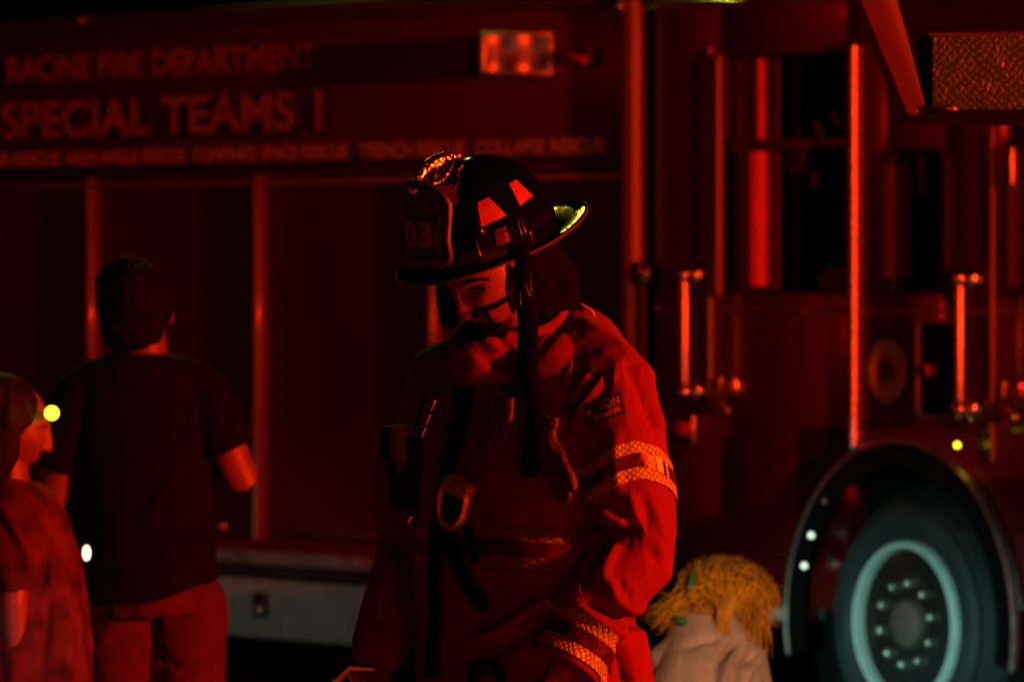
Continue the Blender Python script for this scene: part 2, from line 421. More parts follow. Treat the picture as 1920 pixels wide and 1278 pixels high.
# rear body: upper panel, side posts, floor rail, back volume
body = MB().box(XB, XE, .07, 2.45, ZL - .06, ZR - .002, .02)
body.box(XB, XE, 0, .068, ZD + .01, ZR, .012)
body.box(XB, XE, 0, .068, ZL - .06, ZL + .04, .008)
part(body, 'body', MT['paint'])
posts = [165, 478, 805, 1160]
doorx = [XB + .05] + [tx(p) for p in posts]
for i in range(4):
    a, b = doorx[i] + .03, doorx[i + 1] - .03
    # roller shutter: narrow curved slats in one sheet
    n = 44; vs = []; fs = []; z0, z1 = ZL + .042, ZD + .008
    prof = []
    for k in range(n):
        for q in range(4):
            u = q / 4; prof.append((z0 + (z1 - z0) * (k + u) / n, -.042 - .006 * math.sin(PI * u)))
    prof.append((z1, -.042))
    for z, y in prof: vs += [(a, -y, z), (b, -y, z)]
    for k in range(len(prof) - 1): fs.append((2 * k, 2 * k + 1, 2 * k + 3, 2 * k + 2))
    d = part(MB().add(vs, fs), 'roller_door', MT['paint2'])
    part(MB().box(a + .25, b - .25, .012, .04, z0 + .03, z0 + .055, .006), 'door_bar', MT['brushed'], d)
for p in posts:
    x = tx(p); z0, z1 = ZL + .041, ZD + .009
    mb = MB().box(x - .030, x + .026, .002, .067, z0, z1, .006)
    part(mb, 'door_post', MT['paint'])
    part(MB().tube([(x + .006, -.002, z0), (x + .006, -.002, z1)], .013, 12, False), 'post_trim', MT['dimmetal'])
part(tb(XB, XE, ZD - .03, ZD - .012, -.03, .012), 'drip_rail', MT['alu'])
part(tb(XB, XE + .01, ZD + .03, ZD + .075, 0.001, .02), 'drip_channel', MT['black'])
mb = tb(XB, XE, ZR - .03, ZR + .03, -.02, .03); mb.tube([(XB, .0, ZR + .045), (XE, .0, ZR + .045)], .02, 12)
part(mb, 'roof_rail', MT['railmetal'])
mb = MB(); mb.sphere((tx(168), -.035, TP(168, 38)[2]), .02); part(mb, 'roof_rail_lamp', MT['brass'])
# lower rub rail, tread plate skirt, black underside
part(tb(XB, tx(1220), .60, .655, -.02, .035), 'rub_rail', MT['steel'])
part(tb(XB, tx(1220), .545, .59, -.06, .01), 'sill', MT['black'])
zs0, zs1 = TP(560, 1200)[2], TP(560, 1090)[2]
sk = tb(tx(380) - 3.2, tx(690), zs0, zs1, -.1, .02, .006)
skirt = part(sk, 'skirt_box', MT['plate'], label='grey tread plate skirt box below the roller doors')
part(tb(tx(683), tx(694), zs0 - .004, zs1 + .004, -.1, .028), 'skirt_edge', MT['alu'], skirt)
part(tb(tx(712), tx(1218), zs0 + .02, .54, -.2, -.01), 'underbody', MT['black'])
x, y, z = TP(490, 1135, .03)
bx = part(MB().box(x - .05, x + .05, -.05, -.022, z - .05, z + .06, .01), 'skirt_light_bracket', MT['black'], skirt)
part(MB().sphere((x + .02, -.062, z - .012), (.03, .018, .024)), 'marker_lens', MT['chrome'], skirt)
# corner pole between body and cab
xp = tx(1195); mb = MB().tube([(xp, -.02, .56), (xp, -.02, ZR - .02)], .048, 24)
part(mb, 'corner_column', MT['columnmetal'], label='round bright metal column at the body corner')
part(MB().sphere((xp - .02, -.07, TP(1190, 12)[2]), .016), 'column_lamp', MT['chrome'])
part(MB().box(XE + .004, CB - .004, .06, 2.4, .5, 2.95, .01), 'body_gap', MT['black'])

# lettering (flat film on the paint)
def lettering(txt, p0, p1, hgt, m, name, bold=0.0, serif=True, w=.0025, zc=None):
    x0, _, z0 = TP(*p0); x1, _, z1 = TP(*p1); zc = (z0 + z1) / 2 if zc is None else zc
    me, a = text_mesh(txt, x1 - x0, hgt, bold=bold)
    b = np.stack([a[:, 0] + x0, np.full(len(a), -w), a[:, 1] + zc - hgt / 2], 1)
    me.vertices.foreach_set('co', b.ravel()); me.update()
    xs = np.sort(b[:, 0]); gaps = [(xs[i] + xs[i + 1]) / 2 for i in range(len(xs) - 1) if xs[i + 1] - xs[i] > hgt * .2]
    polys = [[] for _ in range(len(gaps) + 1)]
    for p in me.polygons: polys[int(np.searchsorted(gaps, np.mean([b[v, 0] for v in p.vertices])))].append(tuple(p.vertices))
    for pl in polys:                                   # one mesh per word
        ids = sorted({v for p in pl for v in p}); ix = {v: i for i, v in enumerate(ids)}
        if not ids: continue
        w_ = MB().add([tuple(b[v]) for v in ids], [tuple(ix[v] for v in p) for p in pl]); part(w_, name, m, smooth=False)
t0 = lettering('RACINE FIRE DEPARTMENT', (20, 128), (600, 108), .112, MT['gold'], 'lettering', .02, w=.016)
lettering('SPECIAL TEAMS 1', (22, 236), (616, 212), .168, MT['shadow'], 'lettering_shadow', .015, w=.0145)
lettering('SPECIAL TEAMS 1', (10, 228), (610, 206), .168, MT['gold'], 'lettering', .022, w=.016)
wl = [('WATER RESCUE', -60, 118), ('HIGH ANGLE RESCUE', 132, 352), ('CONFINED SPACE RESCUE', 367, 658), ('TRENCH RESCUE', 680, 878), ('COLLAPSE RESCUE', 897, 1139)]
for s, a, b in wl: lettering(s, (a, 300 - a * .0245), (b, 300 - b * .0245), .062, MT['white'], 'lettering', .03, w=.016)
# scene light on the body: wedge housing that turns its face toward the front of the truck
TM = Matrix.Translation((QX, QY, RZ)) @ Matrix.Rotation(-TA, 4, 'Z'); TI = TM.inverted()
R0 = TM @ Vector(TP(1036, 100, .012)); L0 = R0 + Vector((-.292, .035, 0)); K0 = TM @ Vector(TP(880, 100, .004))
zt_, zb_ = TM @ Vector(TP(1030, 62, .01)), TM @ Vector(TP(1030, 140, .01)); zt_, zb_ = zt_.z, zb_.z
hs = MB(); c3_ = [K0, L0, R0]
hs.add([TI @ Vector((p.x, p.y, z)) for z in (zb_, zt_) for p in c3_], [(0, 2, 1), (3, 4, 5), (0, 1, 4, 3), (1, 2, 5, 4), (2, 0, 3, 5)])
sl = part(hs, 'scene_light', MT['black'], smooth=False)
uu = (R0 - L0).normalized(); nn_ = Vector((uu.y, -uu.x, 0))
ML = TI @ Matrix(((uu.x, -nn_.x, 0, L0.x), (uu.y, -nn_.y, 0, L0.y), (0, 0, 1, 0), (0, 0, 0, 1)))
wL = (R0 - L0).length; fr = MB()
for a, b, c, d in ((0, wL, zb_, zb_ + .014), (0, wL, zt_ - .014, zt_), (0, .016, zb_ + .014, zt_ - .014), (wL - .022, wL, zb_ + .014, zt_ - .014)): fr.box(a, b, -.02, -.001, c, d, .003, ML)
part(fr, 'light_frame', MT['brushed'], sl)
vs = []; fs = []; nx, nz = 22, 10
for i in range(nz + 1):
    for j in range(nx + 1):
        u, v = j / nx, i / nz
        vs.append(ML @ Vector((.016 + (wL - .038) * u, -.004 - .011 * (.5 + .5 * math.cos(4 * PI * u)) * (.6 + .4 * math.cos(2 * PI * v)), zb_ + .014 + (zt_ - zb_ - .028) * v)))
for i in range(nz):
    for j in range(nx): a = i * (nx + 1) + j; fs.append((a, a + 1, a + nx + 2, a + nx + 1))
part(MB().add(vs, fs), 'reflector', MT['brushed'], sl)
x, y, z = TP(1082, 105, .06)
mb = MB().box(x - .07, x + .07, -.06, 0, z - .03, z + .03, .01); bl = part(mb, 'small_marker_light', MT['black'])
part(MB().tube([(x - .03, -.075, z + .004), (x + .06, -.07, z - .02)], .013, 12), 'marker_lens', MT['redlens'], bl)

# ------------------------------------------------------------------ cab
zb = TP(1400, 580)[2]
zc0 = TP(1400, 889)[2]
wx0, wx1, wz0, wz1 = tx(1350), tx(1588), TP(1480, 545)[2], TP(1480, 104)[2]        # rear crew door window opening
cab = MB()
cab.box(CB, wx0, 0, .10, .75, 2.98, .01); cab.box(wx0 + .001, wx1 - .001, 0, .10, .75, wz0, .008); cab.box(wx0 + .001, wx1 - .001, 0, .10, wz1, 2.98, .008)
w2x0, w2x1, w2z0, w2z1 = tx(1662), tx(1772), TP(1717, 543)[2], TP(1717, 284)[2]
arch_x0, arch_x1 = -.74, .74; AZ = .535; AR = .69
cab.box(wx1, w2x0, 0, .10, 1.28, 2.98, .008); cab.box(w2x0 + .001, w2x1 - .001, 0, .10, 1.28, w2z0, .008); cab.box(w2x0 + .001, w2x1 - .001, 0, .10, w2z1, 2.98, .008)
w3x0 = tx(1893); w3z0, w3z1 = TP(1900, 545)[2], TP(1900, 268)[2]
cab.box(w2x1, w3x0, 0, .10, 1.28, 2.98, .008); cab.box(w3x0 + .001, CE - .7, 0, .10, 1.28, w3z0, .008); cab.box(w3x0 + .001, CE - .7, 0, .10, w3z1, 2.98, .008)
cab.box(CE - .699, CE, 0, .10, .6, 2.98, .01)
cab.box(CB, CE, .101, .14, 2.7, 2.98); cab.box(CB, CE, 2.3, 2.45, .6, 2.98, .02); cab.box(CB, CE, 0, 2.45, 2.981, 3.06, .02); cab.box(CB, CB + .05, .101, 2.3, .75, 2.98)
cab.box(CE - .05, CE, .101, 2.3, .6, 2.0); cab.box(CB, CE, .101, 2.299, 1.24, 1.27)
part(cab, 'cab', MT['paint'])
# lower side with the wheel arch cut out
vs = []; fs = []; N = 40
xa, xb_, zt, zl = wx1 + .001, CE - .7, 1.279, .62
angs = [math.acos(max(-1, min(1, -1 + 2 * k / N))) for k in range(N + 1)]
pts = [(-AR * math.cos(PI * k / N), AZ + AR * math.sin(PI * k / N)) for k in range(N + 1)]
ax0 = -math.sqrt(AR ** 2 - (zl - AZ) ** 2)
pts = [(x, z) for x, z in pts if z > zl + .001]; pts = [(ax0, zl)] + pts + [(-ax0, zl)]
cabl = MB()
for (xA, zA), (xB_, zB) in zip(pts, pts[1:]):
    cabl.add([(xA, 0, zA), (xB_, 0, zB), (xB_, 0, zt), (xA, 0, zt), (xA, .1, zA), (xB_, .1, zB), (xB_, .1, zt), (xA, .1, zt)],
             [(0, 1, 2, 3), (7, 6, 5, 4), (0, 4, 5, 1), (3, 2, 6, 7)])
cabl.box(xa, pts[0][0], 0, .1, zl, zt); cabl.box(pts[-1][0], xb_, 0, .1, zl, zt)
part(cabl, 'wheel_side_panel', MT['paint'])
part(MB().disc((0, .34, AZ), (0, 1, 0), [(AR + .03, -.24), (AR + .03, .5), (AR - .4, .5)], 48), 'wheel_well', MT['blackmatte'])
fl = MB()
NA = 64
for rr, w, ww, mm in ((AR + .01, .05, .03, 'chrome'),):
    rs = []
    for k in range(NA + 1):
        a = math.radians(-12 + 204 * k / NA); cx, cz = -math.cos(a), math.sin(a)
        sec = []
        for q in range(10):
            b = 2 * PI * q / 10; rad = rr + .016 * math.cos(b); sec.append((cx * rad, -.03 - .026 * math.sin(b), AZ + cz * rad))
        rs.append(sec)
    fl.rings(rs)
part(fl, 'fender_trim', MT['brushed'])
fl = MB(); rs = []
for k in range(NA + 1):
    a = math.radians(-12 + 204 * k / NA); cx, cz = -math.cos(a), math.sin(a)
    rs.append([(cx * r_, y_, AZ + cz * r_) for r_, y_ in ((AR - .012, -.055), (AR - .09, -.05), (AR - .095, -.04), (AR - .012, .06))])
part(fl.rings(rs), 'fender_liner', MT['blackmatte'])
for cx, cy, mm, rr_ in ((1521, 1003, 'glintwhite', .010), (1508, 1060, 'glintwhite', .010), (1795, 834, 'amber', .010), (1547, 938, 'chrome', .016)):  # glowing and chrome beads stand in for glints on the fender lip
    part(MB().sphere(TP(cx, cy, .075), rr_), 'fender_glint', MT[mm])
# wheel
wheel = part(MB().disc((0, 0, AZ), (0, 1, 0), [(.315, .02), (.33, -.002), (.36, -.022), (.40, -.028), (.43, -.020), (.448, -.004), (.448, .06), (.33, .06)], 72), 'wheel', None, smooth=True)
wheel.data.materials.append(MT['tyre'])
part(MB().disc((0, 0, AZ), (0, 1, 0), [(.40, .08), (.449, .01), (.462, .012), (.482, .04), (.505, .07), (.525, .10), (.535, .13), (.535, .26), (.53, .31), (.50, .34), (.33, .34)], 72), 'tyre_shoulder', MT['black'], wheel)  # darker than the sidewall; shade under the arch put into its colour
tg = MB()
for k in range(60):
    a = 2 * PI * k / 60
    for y0 in (.13, .19, .25):
        M_ = Matrix.Translation((0, 0, AZ)) @ Matrix.Rotation(a + (y0 * 2), 4, 'Y')
        tg.box(-.020, .020, y0, y0 + .05, .532, .546, .0, M_)
part(tg, 'tyre_tread', MT['black'], wheel)
part(MB().disc((0, 0, AZ), (0, 1, 0), [(.285, .10), (.287, .0), (.295, -.022), (.306, -.024), (.316, -.012), (.318, .03), (.318, .1)], 72), 'rim', MT['alubright'], wheel)
part(MB().disc((0, 0, AZ), (0, 1, 0), [(.284, .02), (.27, .10), (.22, .12), (.17, .10), (.155, .06), (.11, .055)], 64), 'wheel_disc', MT['wheel'], wheel)
part(MB().disc((0, 0, AZ), (0, 1, 0), [(.10, .06), (.095, .01), (.085, -.01), (.05, -.018), (.02, -.02), (.001, -.02)], 32), 'hub', MT['columnmetal'], wheel)
for k in range(10):
    a = 2 * PI * k / 10 + .2; c = Vector((math.cos(a) * .158, .052, AZ + math.sin(a) * .158))
    part(MB().disc(c, (0, -1, 0), [(.024, 0), (.024, .02), (.019, .026), (.019, .06), (.012, .072), (.001, .076)], 12), 'lug_nut', MT['brushed'], wheel)
# step at arch
x0, x1 = tx(1446), tx(1508); z = TP(1480, 1147)[2]
part(MB().box(x0, x1, -.05, .1, z - .03, z + .02, .006), 'step', MT['alu'])
part(MB().box(tx(1235), x0 - .01, -.02, .2, z - .06, z - .04, .004), 'rocker', MT['black'])
part(MB().box(CB, wx1, 0.003, .10, z + .02, .749, .006), 'lower_cab_panel', MT['paint'])

def frame(x0, x1, z0, z1, t, w0, w1, name, m, rnd=0.0):
    """frame round an opening, rounded corners"""
    def loop(ix):
        r = max(rnd - ix * .5, .004); pts = []
        for cx, cz, a0 in ((x1 - ix - r, z1 - ix - r, 0), (x0 + ix + r, z1 - ix - r, 90), (x0 + ix + r, z0 + ix + r, 180), (x1 - ix - r, z0 + ix + r, 270)):
            for k in range(7): a = math.radians(a0 + 15 * k); pts.append((cx + r * math.cos(a), cz + r * math.sin(a)))
        return pts
    o, i = loop(-t), loop(0)
    rs = [[(x, -w0, z) for x, z in o], [(x, -w1, z) for x, z in o], [(x, -w1, z) for x, z in i], [(x, -w0, z) for x, z in i]]
    return part(MB().rings(rs, False, True), name, m)
# rear crew door window: deep jamb, half way bar, glass set back
f1 = frame(wx0, wx1, wz0, wz1, .012, -.06, .006, 'window_frame', MT['black'], .02)
part(MB().tube([(wx0 + .005, -.012, wz0 - .01), (wx0 + .005, -.012, wz1)], .020, 14), 'window_post', MT['columnmetal'], f1)
zh = TP(1480, 266)[2]
part(MB().box(wx0 + .03, wx1 - .002, .02, .05, zh - .03, zh + .012, .005), 'window_bar', MT['paint'], f1)
part(MB().box(wx0 + .03, tx(1440), .045, .052, wz0 + .002, wz1 - .002), 'window_liner', MT['paint'], f1)
# curved bright lining at the rear jamb of the lower pane
cc = MB(); rs = []
xj0, xj1 = tx(1405, -.05), tx(1440, -.05)
jr = MB().tube([((xj0 + xj1) / 2 + .015, .038, wz0 + .02), ((xj0 + xj1) / 2 + .015, .038, zh - .035)], .044, 20, False)
part(jr, 'jamb_roll', MT['curtain'], f1)
jr2 = MB().tube([((xj0 + xj1) / 2 + .02, .052, zh + .015), ((xj0 + xj1) / 2 + .02, .052, wz1 - .01)], .026, 20, False)
part(jr2, 'jamb_roll', MT['curtain'], f1)
part(MB().add([(wx0, .095, wz0), (wx1, .095, wz0), (wx1, .095, wz1), (wx0, .095, wz1)], [(0, 1, 2, 3)]), 'pane', MT['glass'], f1)
for pts_, m_ in (([(1545, 262), (1532, 232)], 'curtain'), ([(1573, 235), (1566, 215)], 'curtain'), ([(1528, 345), (1529, 330)], 'curtain')):  # red tubes stand in for red reflections in the pane
    q = [TP(a, b, -.07) for a, b in pts_]; part(MB().tube(q, .014, 10), 'pane_reflection', MT[m_], f1)
x, y, z = TP(1500, 300, -.09); part(MB().box(x - .06, x + .05, .078, .093, z - .06, z + .05, .005), 'cab_panel', MT['paint'], f1)
# flat olive dome in front of the lower pane
x, y, z = TP(1560, 520, -.06); part(MB().sphere((x + .06, .075, z - .04), (.17, .018, .09)), 'pane_dome', MT['olivecloth'], f1)
# rounded second window
f2 = frame(w2x0, w2x1, w2z0, w2z1, .02, -.06, .014, 'window_frame', MT['black'], .06)
part(MB().add([(w2x0 - .02, .05, w2z0 - .02), (w2x1 + .02, .05, w2z0 - .02), (w2x1 + .02, .05, w2z1 + .02), (w2x0 - .02, .05, w2z1 + .02)], [(0, 1, 2, 3)]), 'pane', MT['glass'], f2)
part(MB().box((w2x0 + w2x1) / 2 - .012, (w2x0 + w2x1) / 2 + .012, .02, .04, w2z1 - .16, w2z1 - .01, .004), 'window_bar', MT['paint'], f2)
part(MB().sphere((*TP(1675, 538, .02)[:2], TP(1675, 538, .02)[2]), .014), 'window_screw', MT['chrome'], f2)
f3 = frame(w3x0, CE - .7, w3z0, w3z1, .02, -.06, .012, 'window_frame', MT['black'], .03)
part(MB().add([(w3x0, .05, w3z0), (CE - .7, .05, w3z0), (CE - .7, .05, w3z1), (w3x0, .05, w3z1)], [(0, 1, 2, 3)]), 'pane', MT['glass'], f3)
part(MB().tube([TP(1897, 280, .02), TP(1897, 345, .02)], .012, 10), 'window_post', MT['brushed'], f3)
# lower window (cab step well)
lx0, lx1, lz0, lz1 = tx(1724), tx(1795), TP(1755, 778)[2], TP(1755, 604)[2]
f4 = frame(lx0, lx1, lz0, lz1, .014, -.001, .012, 'lower_window_frame', MT['steel'], .012)
part(MB().add([(lx0, -.004, lz0), (lx1, -.004, lz0), (lx1, -.004, lz1), (lx0, -.004, lz1)], [(0, 1, 2, 3)]), 'pane', MT['glass'], f4)
part(MB().sphere(TP(1736, 693, .02), (.014, .012, .024)), 'latch', MT['redlens'], f4)
part(MB().sphere(TP(1728, 772, .02), .012), 'window_screw', MT['chrome'], f4)
# hinge strips / door trims
def strip(p, y0, y1, r, m='brushed', w=.012, name='hinge_strip', beads=False):
    x0, _, z0 = TP(p, y1); _, _, z1 = TP(p, y0); mb = MB()
    if beads:
        n = int((z1 - z0) / .045)
        pts = []; rad = []
        for k in range(n * 4 + 1): pts.append((x0, -w, z0 + (z1 - z0) * k / (n * 4))); rad.append(r * (1, .96, .8, .96)[k % 4])
        mb.tube(pts, rad, 12)
    else: mb.tube([(x0, -w, z0), (x0, -w, z1)], r, 12)
    return part(mb, name, MT[m])
strip(1605, 88, 838, .019, beads=True)
strip(1333, 92, 742, .010, 'steel', .004, 'door_edge')
strip(1863, 242, 862, .010, 'columnmetal', .006, 'door_edge')
part(tb(CB, CE - .7, zb - .010, zb + .010, .001, .006, .002), 'belt_line', MT['steel'])
part(MB().sphere((*TP(1507, 581, .01)[:2], TP(1507, 581)[2]), (.03, .010, .012)), 'belt_clip', MT['chrome'])
part(MB().sphere((*TP(1232, 577, .01)[:2], TP(1232, 577)[2]), (.02, .010, .012)), 'belt_clip', MT['chrome'])
part(MB().tube([TP(1232, 5, .03), TP(1392, 4, .03)], .014, 12), 'cab_gutter', MT['chrome'])
# grab rails
def grab(px, y0, y1, dark=False):
    w = .085; x, _, z1 = TP(px, y0, w); _, _, z0 = TP(px, y1, w); mb = MB()
    mb.tube([(x, -w, z0 + .01), (x, -w, z1 - .01)], .0185, 16)
    g = part(mb, 'grab_handle', MT['brushed'])
    for z in (z0 + .02, z1 - .02):
        mb = MB().tube([(x, -w, z), (x, -.0, z)], .014, 12); mb.disc((x, -.0, z), (0, -1, 0), [(.038, 0), (.036, .012), (.022, .022), (.014, .03)], 20)
        mb.sphere((x, -w, z), (.030, .030, .036)); mb.sphere((x, -.028, z), (.034, .026, .050)); part(mb, 'handle_bracket', MT['chrome'], g)
grab(1283, 505, 742); grab(1799, 512, 776)
part(MB().sphere(TP(1210, 512, .05), (.032, .030, .055)), 'column_glint_bead', MT['chrome'])  # chrome bead added to catch light as the bright spot on the column
# door latches
for cx, cy in ((1368, 725), (1906, 735)):
    x, y, z = TP(cx, cy); mb = MB().box(x - .07, x + .07, -.018, 0, z - .045, z + .04, .008); d = part(mb, 'door_latch', MT['chrome'])
    part(MB().tube([(x - .04, -.03, z - .04), (x + .02, -.035, z - .07), (x + .03, -.03, z - .09)], .014, 12), 'latch_lever', MT['chrome'], d)
    part(MB().box(x - .02, x + .05, -.024, -.017, z - .02, z + .025, .003), 'latch_plate', MT['steel'], d)
# side marker lamp
x, y, z = TP(1282, 803, .03); mb = MB().box(x - .085, x + .07, -.03, 0, z - .055, z + .05, .012); ml = part(mb, 'side_lamp', MT['black'])
part(MB().sphere((x - .005, -.032, z), (.06, .022, .03)), 'lens_or_glint', MT['redlens'], ml)
part(MB().box(x + .058, x + .075, -.04, -.028, z - .06, z + .055, .003), 'lamp_bezel', MT['brushed'], ml)
part(MB().sphere(TP(1246, 798, .05), .012), 'lamp_screw', MT['chrome'], ml)
# round door emblem: dark outline, ring, centre badge
x, y, z = TP(1665, 695)
em = part(MB().disc((x, 0, z), (0, -1, 0), [(.142, .001), (.142, .004), (.001, .004)], 48), 'emblem', MT['black'])
part(MB().disc((x, 0, z), (0, -1, 0), [(.12, .006), (.12, .008), (.085, .008), (.085, .006)], 48), 'emblem_ring', MT['ring'], em)
part(MB().disc((x, 0, z), (0, -1, 0), [(.05, .006), (.05, .009), (.001, .009)], 8), 'emblem_badge', MT['olivecloth'], em)
# ring of small letters
me = MB()
for k in range(22):
    a = 2 * PI * k / 22; M_ = Matrix.Translation((x, 0, z)) @ Matrix.Rotation(a, 4, 'Y'); me.box(-.006, .006, -.0105, -.0085, .094, .112, 0, M_)
part(me, 'emblem_letters', MT['black'], em)
# ================================================================== FIREFIGHTER
FX, FY = .028, 13.9
fw = Vector((-.67, -.742, 0)).normalized(); lt = Vector((-fw.y, fw.x, 0)); lt = Vector((.742, -.67, 0)).normalized()
def B(l, f, z): return Vector((FX + l * lt.x + f * fw.x, FY + l * lt.y + f * fw.y, z))
zz = lambda py: CAMZ - (py - 500) / 899.0
man = thing('person', 'firefighter in fire coat and black helmet looking down, standing in front of the truck', 'person', (FX, FY, 0), 0)

def head_mesh(origin, Fv, Uv, face=True, scale=1.0, n=120, m=90):
    """a head with face: ellipsoid grid pushed into brow, sockets, nose, lips, chin; returns MB in world space"""
    Fv = Vector(Fv).normalized(); Uv = Vector(Uv); Uv = (Uv - Fv * Uv.dot(Fv)).normalized(); Lv = Uv.cross(Fv).normalized()
    mb = MB(); rs = []
    g = lambda x, c, s: math.exp(-((x - c) / s) ** 2)
    for i in range(1, m):
        th = PI * i / m; row = []
        for j in range(n):
            ph = 2 * PI * j / n; u = .115 * math.cos(th); l = .077 * math.sin(th) * math.sin(ph); f = .097 * math.sin(th) * math.cos(ph)
            if u < 0: 
                k = 1 - .30 * (u / .115) ** 2; l *= k
                if f < 0: f *= 1 - .25 * (u / .115) ** 2
                else: f *= 1 + .12 * (u / .115) ** 2
            if f > 0:
                d = 0
                ramp = max(0, min(1, (.035 - u) / .065))
                if u > -.034: nose = .004 + .024 * ramp
                else: nose = .028 * math.exp(-((u + .034) / .007) ** 2)
                d += nose * g(l, 0, .010 + .004 * ramp) * (1 if u < .035 else g(u, .035, .01))
                for s in (-1, 1):
                    d += .011 * g(l, s * .014, .007) * g(u, -.031, .008)
                    d -= .017 * g(l, s * .031, .017) * g(u, .014, .012)
                    d += .007 * g(l, s * .031, .011) * g(u, .011, .008)
                    d -= .0025 * g(l, s * .031, .013) * g(u, .0095, .0015)
                    d += .006 * g(l, s * .030, .022) * g(u, .032, .008)
                    d += .005 * g(l, s * .045, .02) * g(u, -.018, .018)
                    d -= .004 * g(l, s * .04, .012) * g(u, -.055, .015)
                d += .009 * g(l, 0, .022) * g(u, -.057, .0055) + .010 * g(l, 0, .019) * g(u, -.070, .006)
                d -= .005 * g(l, 0, .026) * g(u, -.0635, .0016)
                d -= .004 * g(l, 0, .03) * g(u, -.080, .006)
                d += .012 * g(l, 0, .026) * g(u, -.097, .014)
                f += d * min(1, f / .05)
            row.append(Vector(origin) + (Lv * l + Fv * f + Uv * u) * scale)
        rs.append(row)
    mb.rings(rs)
    for s in (-1, 1):
        c = Vector(origin) + (Lv * s * .080 - Fv * .008 + Uv * -.004) * scale
        Mx = Matrix((Lv, Fv, Uv)).transposed()
        mb.sphere(c, (.010 * scale, .019 * scale, .032 * scale), 16, 10, Mx)
        mb.sphere(c + Lv * s * .006 - Fv * .008, (.007 * scale, .008 * scale, .028 * scale), 12, 8, Mx)
    return mb
def hand(mb, wrist, d, palm, side, curl=.6, sc=1.0):
    """palm, four bent fingers and a thumb leaving the side of the palm"""
    d = Vector(d).normalized(); p = Vector(palm); p = (p - d * p.dot(d)).normalized(); w = d.cross(p) * side; wrist = Vector(wrist)
    mb.tube([wrist - d * .02, wrist + d * .02 * sc, wrist + d * .055 * sc, wrist + d * .085 * sc], [.027 * sc, .031 * sc, .038 * sc, .036 * sc], 16, True, .45, up=w)
    for k, ln in enumerate((.070, .080, .074, .058)):
        b = wrist + d * .083 * sc + w * (.030 - .020 * k) * sc; q = [b]; a = 0
        for s_, l_ in ((.5, .45), (1.1, .32), (.9, .23)):
            a += curl * s_ * (1 + .1 * k); q.append(q[-1] + (d * math.cos(a) + p * math.sin(a)) * ln * l_ * sc)
        mb.tube(q, [.0095 * sc, .009 * sc, .0082 * sc, .0072 * sc], 10)
    b = wrist + d * .022 * sc + w * .026 * sc; q = [b, b + (d * .5 + w * .75 + p * .25) * .036 * sc, b + (d * .95 + w * .85 + p * .7) * .055 * sc, b + (d * 1.5 + w * .75 + p * 1.1) * .066 * sc]
    mb.tube(q, [.013 * sc, .0115 * sc, .010 * sc, .008 * sc], 10)

# head pose
HO = px2w(916, 506, 13.80)
HF = Vector((-.575, -.505, -.643)).normalized(); HU = Vector((-.482, -.424, .766)).normalized()
SHL, ELL, WRL = B(.225, 0, zz(712)), B(.278, -.02, zz(1010)), B(.225, .135, zz(1235))
SHR, ELR, WRR = B(-.225, 0, zz(712)), B(-.285, .03, zz(1040)), B(-.265, .16, zz(1215))
HDL = (WRL - ELL).normalized(); HDR = (Vector(WRR) - ELR).normalized()
core = head_mesh(HO, HF, HU)
core.tube([HO - HU * .07 - HF * .02, B(0, .04, 1.58), B(0, 0, 1.48)], [.055, .062, .07])
core.tube([B(0, 0, 1.46), B(0, .01, 1.3), B(0, .01, 1.1), B(0, 0, .95)], [.14, .15, .14, .15], 24)
for sh, el, wr, hd, sd in ((SHL, ELL, WRL, HDL, 1), (SHR, ELR, WRR, HDR, -1)):
    core.tube([B(0, 0, 1.47), sh, el, wr + hd * .01], [.06, .055, .043, .029], 16)
    hand(core, wr + hd * .03, hd * .9 + fw * .1 + Vector((0, 0, -.3)), -lt * sd, sd, .75)
for s in (-1, 1):
    core.tube([B(s * .09, 0, .95), B(s * .11, .02, .5), B(s * .12, -.01, .09), B(s * .12, .1, .05)], [.085, .06, .045, .04], 16)
cm = remesh(core, .0026, 2)
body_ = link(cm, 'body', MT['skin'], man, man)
bvh_head = bvh_of(remesh(head_mesh(HO, HF, HU), .003, 1))

# trousers and boots
tr = MB().tube([B(0, 0, 1.0), B(0, 0, .82)], [.18, .19], 24)
for s in (-1, 1):
    tr.tube([B(s * .1, 0, .9), B(s * .12, .02, .5), B(s * .13, -.01, .13)], [.115, .095, .09], 20)
tm = remesh(tr, .01, 3); wrinkle(tm, .008, 9, 9, 16, 3); link(tm, 'trousers', MT['trousers'], man, man)
for s in (-1, 1):
    bt = MB().tube([B(s * .13, -.01, .22), B(s * .13, -.01, .08)], [.07, .062], 16); bt.tube([B(s * .13, -.03, .05), B(s * .14, .14, .045)], [.055, .05], 16, True, .8)
    link(remesh(bt, .008, 3), 'boot', MT['boot'], man, man)

